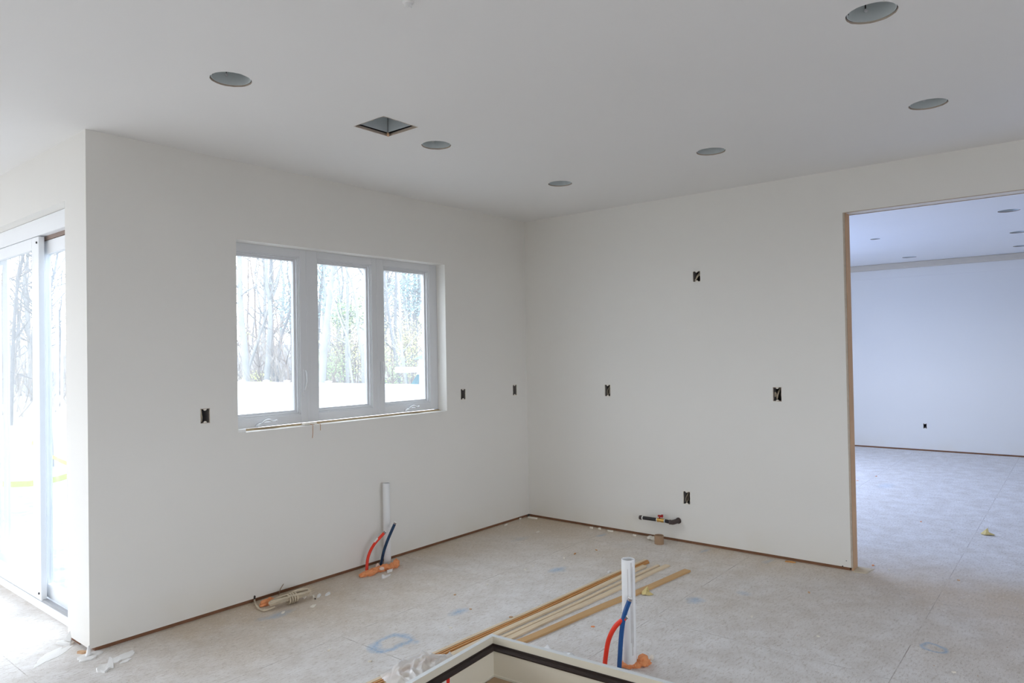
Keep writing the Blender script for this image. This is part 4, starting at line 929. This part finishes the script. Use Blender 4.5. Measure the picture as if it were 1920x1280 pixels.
def tree(spec, dist, wpx, bk, label, seed, nb=14, z0b=1.0, lev=2, foliage=None, name='bare_tree', top=11.0, bl=2.6):
    """spec: trunk pixels from the bottom up, seen at the given distance"""
    rnd = random.Random(seed); P = [dep(x, y, dist) for x, y in spec]; r = wpx/F_PX*dist/2
    b = P[0].copy(); d0 = (P[0]-P[1]).normalized(); b = P[0] + d0*((P[0].z+1.1)/max(.3, -d0.z)) if P[0].z > -1.1 else P[0]
    last = (P[-1]-P[-2]).normalized(); last = (last+Vector((0, 0, .5))).normalized(); q = P[-1]; ext = []
    while q.z < top: q = q + last*1.2 + Vector((rnd.uniform(-.15, .15), rnd.uniform(-.15, .15), 0)); ext.append(q.copy())
    Q = catmull([b]+P+ext, 4); n = len(Q); rs = [r*max(.12, 1.12-1.0*i/n) for i in range(n)]
    t = empty(name, (b.x, b.y, -1.1), label, 'tree', 'trees beyond the fence')
    MB().tube(Q, rs, 9, False).build('trunk', BK[bk], t, smooth=True)
    mb = MB(); fm = MB()
    for k in range(nb):
        i = rnd.randint(1, n-2)
        if Q[i].z < z0b: i = min(n-2, i+n//3)
        az = rnd.uniform(0, 2*math.pi); dv = Vector((math.cos(az), math.sin(az), rnd.uniform(.2, 1.1)))
        branch(mb, Q[i], dv, bl*rnd.uniform(.5, 1.1), rs[i]*.42, lev, rnd)
    mb.build('branches', BK[bk], t)
    if foliage:
        m_, cnt, rad, size, spots = foliage
        for (x, y) in spots: tuft(fm, dep(x, y, dist+rnd.uniform(-.5, .5)), rad, cnt, rnd, size)
        fm.build('foliage', m_, t)
    return t
tree([(462, 716), (459, 660), (453, 600), (450, 540), (449, 480)], 29, 13, 0, 'thick pale tree at the left edge of the left pane', 1, 12)
tree([(500, 716), (504, 650), (507, 600), (505, 565), (500, 530), (500, 480)], 30, 10, 0, 'pale forked tree in the middle of the left pane', 2, 12)
tree([(505, 575), (515, 545), (523, 515), (527, 490)], 30.2, 5, 0, 'right fork limb beside the pale forked tree', 21, 8)
tree([(511, 716), (508, 640), (507, 560), (508, 480)], 34, 9, 1, 'dark straight tree right behind the pale forked tree', 3, 10)
tree([(488, 716), (485, 680), (482, 645)], 31, 5, 2, 'thin brown tree between the two pale trees of the left pane', 4, 16, top=7)
tree([(520, 714), (523, 670), (527, 635), (540, 595), (549, 560)], 32, 6, 1, 'grey leaning tree at right in the left pane', 5, 16)
tree([(541, 716), (539, 690), (530, 660)], 30, 5, 2, 'short brown tree at the right edge of the left pane', 6, 14, top=5)
tree([(604, 718), (607, 660), (612, 610), (619, 550), (627, 485)], 27.5, 14, 0, 'thickest leaning trunk at the left of the middle pane', 7, 10)
tree([(614, 718), (616, 670), (618, 620)], 31, 5, 0, 'thin pale tree close behind the thickest leaning trunk', 8, 8)
tree([(652, 714), (650, 660), (651, 600), (652, 540), (650, 490)], 29, 7, 0, 'straight grey tree in the centre of the middle pane', 9, 14)
tree([(661, 716), (656, 680), (653, 640), (640, 605), (628, 570)], 27, 4, 0, 'slim pale tree bending left in the middle pane', 10, 14)
tree([(682, 714), (680, 670), (672, 620), (668, 570), (660, 530), (650, 505)], 28, 7, 0, 'pale curved tree at right in the middle pane', 11, 12)
tree([(643, 716), (643, 695), (644, 680)], 33, 9, 1, 'dark stout tree low in the middle pane', 12, 8, top=4)
tree([(744, 718), (742, 660), (741, 600), (743, 510)], 30, 8, 1, 'dark straight tree at left in the right pane', 13, 16)
tree([(763, 718), (755, 672), (751, 630), (750, 580), (746, 520)], 26, 6, 0, 'pale slender tree bowing left in the right pane', 14, 14)
tree([(768, 640), (768, 600), (767, 575), (764, 540)], 40, 8, 1, 'far grey tree in the middle of the right pane', 15, 14)
tree([(779, 640), (782, 600), (785, 560), (787, 510)], 36, 10, 1, 'pine tree at right in the right pane with blue green needles', 16, 14, name='pine_tree',
     foliage=(PINE, 260, .9, .07, [(770, 530), (780, 522), (765, 545), (788, 540), (760, 560), (775, 575), (762, 535), (750, 545)]))
tree([(740, 660), (733, 620), (728, 580), (724, 540)], 28, 6, 1, 'dark tree leaning left at the left edge of the right pane', 17, 12)
tree([(796, 700), (795, 640), (793, 560)], 32, 6, 0, 'slim grey tree at the right edge of the right pane', 18, 10)
tree([(590, 716), (596, 640), (600, 560), (606, 500)], 34, 7, 1, 'pine tree behind the middle pane with needles at upper left', 19, 10, name='pine_tree',
     foliage=(PINE, 200, .9, .07, [(602, 500), (612, 520), (604, 530), (606, 560), (612, 500), (604, 580)]))
tree([(650, 716), (655, 640), (657, 590)], 38, 8, 1, 'green crowned pine in the centre of the middle pane', 20, 8, name='pine_tree', top=4.5,
     foliage=(LEAFG, 330, 1.1, .08, [(652, 575), (645, 590), (660, 590), (640, 605), (668, 580), (650, 600)]))
tree([(556, 716), (553, 640), (556, 560), (549, 500)], 33, 7, 1, 'pine tree behind the first mullion with needles at the left pane edge', 22, 10, name='pine_tree',
     foliage=(PINE, 160, .9, .07, [(545, 520), (548, 545), (540, 560), (546, 580), (536, 570), (549, 600)]))
# shrubs
def shrub(spots, dist, m_, rad, cnt, size, label, seed, name='shrub'):
    rnd = random.Random(seed); c = dep(*spots[0], dist); t = empty(name, (c.x, c.y, -1.1), label, 'shrub', 'shrubs beyond the fence')
    mb = MB(); sm = MB()
    for s in spots:
        p = dep(*s, dist+rnd.uniform(-1.5, 1.5)); tuft(mb, p, rad, cnt, rnd, size)
        sm.tube([(c.x, c.y, -1.1), ((c.x+p.x)/2+.2, (c.y+p.y)/2, (p.z-1.1)/2), tuple(p)], [.05, .035, .012], 5, False)
        for q in range(4): branch(sm, p-Vector((0, 0, .6)), Vector((rnd.uniform(-1, 1), rnd.uniform(-1, 1), 1)), 1.6, .022, 2, rnd, 4)
    sm.build('stems', BK[2], t); mb.build('foliage', m_, t)
shrub([(757, 640), (768, 634), (778, 640), (784, 650), (765, 650), (735, 665), (728, 660)], 31, LEAFY, 1.6, 560, .042, 'bright yellow green bush in the right pane', 1)
shrub([(655, 650), (640, 640), (665, 640), (650, 670), (630, 660), (672, 665), (660, 680), (638, 680)], 34, LEAFY, 1.9, 380, .042, 'yellow green bush in the middle pane', 2)
shrub([(622, 690), (620, 705), (623, 675)], 29, LEAFG, .7, 220, .05, 'small green ivy clump beside the thickest trunk', 3)
shrub([(730, 700), (727, 712), (735, 690)], 28, LEAFG, 1.0, 240, .05, 'small green shrub at lower left of the right pane', 4)
shrub([(478, 708), (490, 710), (448, 625)], 32, LEAFY, .5, 120, .05, 'tiny yellow green shrub low in the left pane', 5)
# thicket of thin stems between the trees: too many to count
rnd = random.Random(77); mb = MB()
for k in range(300):
    px = rnd.uniform(430, 820) if k < 250 else rnd.uniform(-60, 140); dist = rnd.uniform(30, 55); p = dep(px, 700, dist); p.z = -1.1
    branch(mb, p, Vector((rnd.uniform(-1, 1), rnd.uniform(-1, 1), 1.3)), rnd.uniform(2.2, 4.6), rnd.uniform(.025, .06), 3, rnd, 4)
tag(mb.build('thicket', BUD), 'brown grey thicket of thin bare stems at the wood edge', 'thicket', kind='stuff')
# distant wood of thin bare trees
proto = []
for k in range(4):
    rnd = random.Random(100+k); mb = MB(); pts = [Vector((0, 0, 0))]
    for i in range(8): pts.append(pts[-1]+Vector((rnd.uniform(-.25, .25), rnd.uniform(-.25, .25), 1.6)))
    rs = [.14*(1-.1*i) for i in range(9)]; mt = MB().tube(pts, rs, 6, False)
    for q in range(22):
        i = rnd.randint(2, 7); az = rnd.uniform(0, 6.28); branch(mb, pts[i], Vector((math.cos(az), math.sin(az), rnd.uniform(.3, 1.2))), rnd.uniform(1.5, 3.2), rs[i]*.45, 2, rnd, 4)
    proto.append((mt, mb, k))
meshes = []
for mt, mb, k in proto:
    a = mt.build('trunk', BK[(0, 1, 2, 1)[k]]); b = mb.build('branches', BK[(0, 1, 2, 1)[k]]); meshes.append((a.data, b.data)); bpy.data.objects.remove(a); bpy.data.objects.remove(b)
rnd = random.Random(9)
for k in range(38):
    px = rnd.uniform(440, 810) if k < 24 else rnd.uniform(-40, 130); dist = rnd.uniform(38, 62); p = dep(px, 700, dist)
    t = empty('bare_tree', (p.x, p.y, -1.1), 'thin bare tree in the wood far behind the fence' if k < 24 else 'bare tree in the distance beyond the sliding door', 'tree', 'distant bare trees of the wood' if k < 24 else 'distant bare trees beyond the sliding door')
    t.rotation_euler = (0, 0, rnd.uniform(0, 6.28)); s = rnd.uniform(.8, 1.3); t.scale = (s, s, s); ms = meshes[rnd.randint(0, 3)]
    for nm, me in (('trunk', ms[0]), ('branches', ms[1])):
        c_ = bpy.data.objects.new(nm, me); COL.objects.link(c_); c_.parent = t
# beyond the sliding door
tree([(96, 830), (92, 740), (90, 650), (96, 590), (95, 540), (104, 500), (110, 450)], 17, 6, 1, 'dark crooked tree seen through the narrow door pane', 31, 22, z0b=.2, lev=3, bl=2.2)
tree([(108, 832), (108, 700), (107, 560)], 21, 4.5, 3, 'left one of two slender white trunks seen through the narrow door pane', 32, 6, z0b=3)
tree([(117, 832), (116, 700), (118, 575)], 21.5, 4.5, 3, 'right one of two slender white trunks seen through the narrow door pane', 33, 6, z0b=3)
tree([(20, 800), (25, 640), (32, 540), (45, 470)], 28, 7, 1, 'bare tree seen through the sliding panel of the glass door', 34, 26, z0b=2, lev=3, bl=3)
def tape(a, b, label):
    t = empty('warning_tape', tuple(a), label, 'warning tape'); pts = [a.lerp(b, k/8)-Vector((0, 0, .12*math.sin(math.pi*k/8))) for k in range(9)]
    mb = MB(); vs = []
    for p in pts: vs += [p-Vector((0, 0, .038)), p+Vector((0, 0, .038)), p+Vector((.003, .003, .038)), p-Vector((-.003, -.003, .038))]
    mb.add(vs, [(4*k+q, 4*k+(q+1) % 4, 4*k+4+(q+1) % 4, 4*k+4+q) for k in range(8) for q in range(4)]); mb.build('tape_band', YTAPE, t)
    for p in (a, b): MB().box((p.x-.02, p.y-.02, -1.1), (p.x+.02, p.y+.02, p.z+.1)).build('stake', STUD, t)
for i, (sp_, ds, wp) in enumerate([([(8, 760), (6, 640), (14, 540), (10, 450)], 58, 4), ([(40, 740), (36, 640), (40, 560), (52, 500), (50, 450)], 62, 5), ([(52, 740), (56, 620), (50, 540)], 66, 4)]):
    tree(sp_, ds, wp, 1, ['dark bare tree at the left edge behind the sliding panel', 'dark forked bare tree in the middle of the sliding panel', 'far bare tree at the right side of the sliding panel'][i], 50+i, 30, z0b=1.5, lev=3, bl=3.2)
tape(dep(-30, 905, 9.5), dep(190, 869, 9.5), 'nearer yellow warning tape strung outside the sliding door')
tape(dep(60, 829, 14), dep(180, 880, 12), 'farther yellow warning tape slanting down outside the sliding door')

for o in list(bpy.data.objects):
    if '_w' in o: del o['_w']
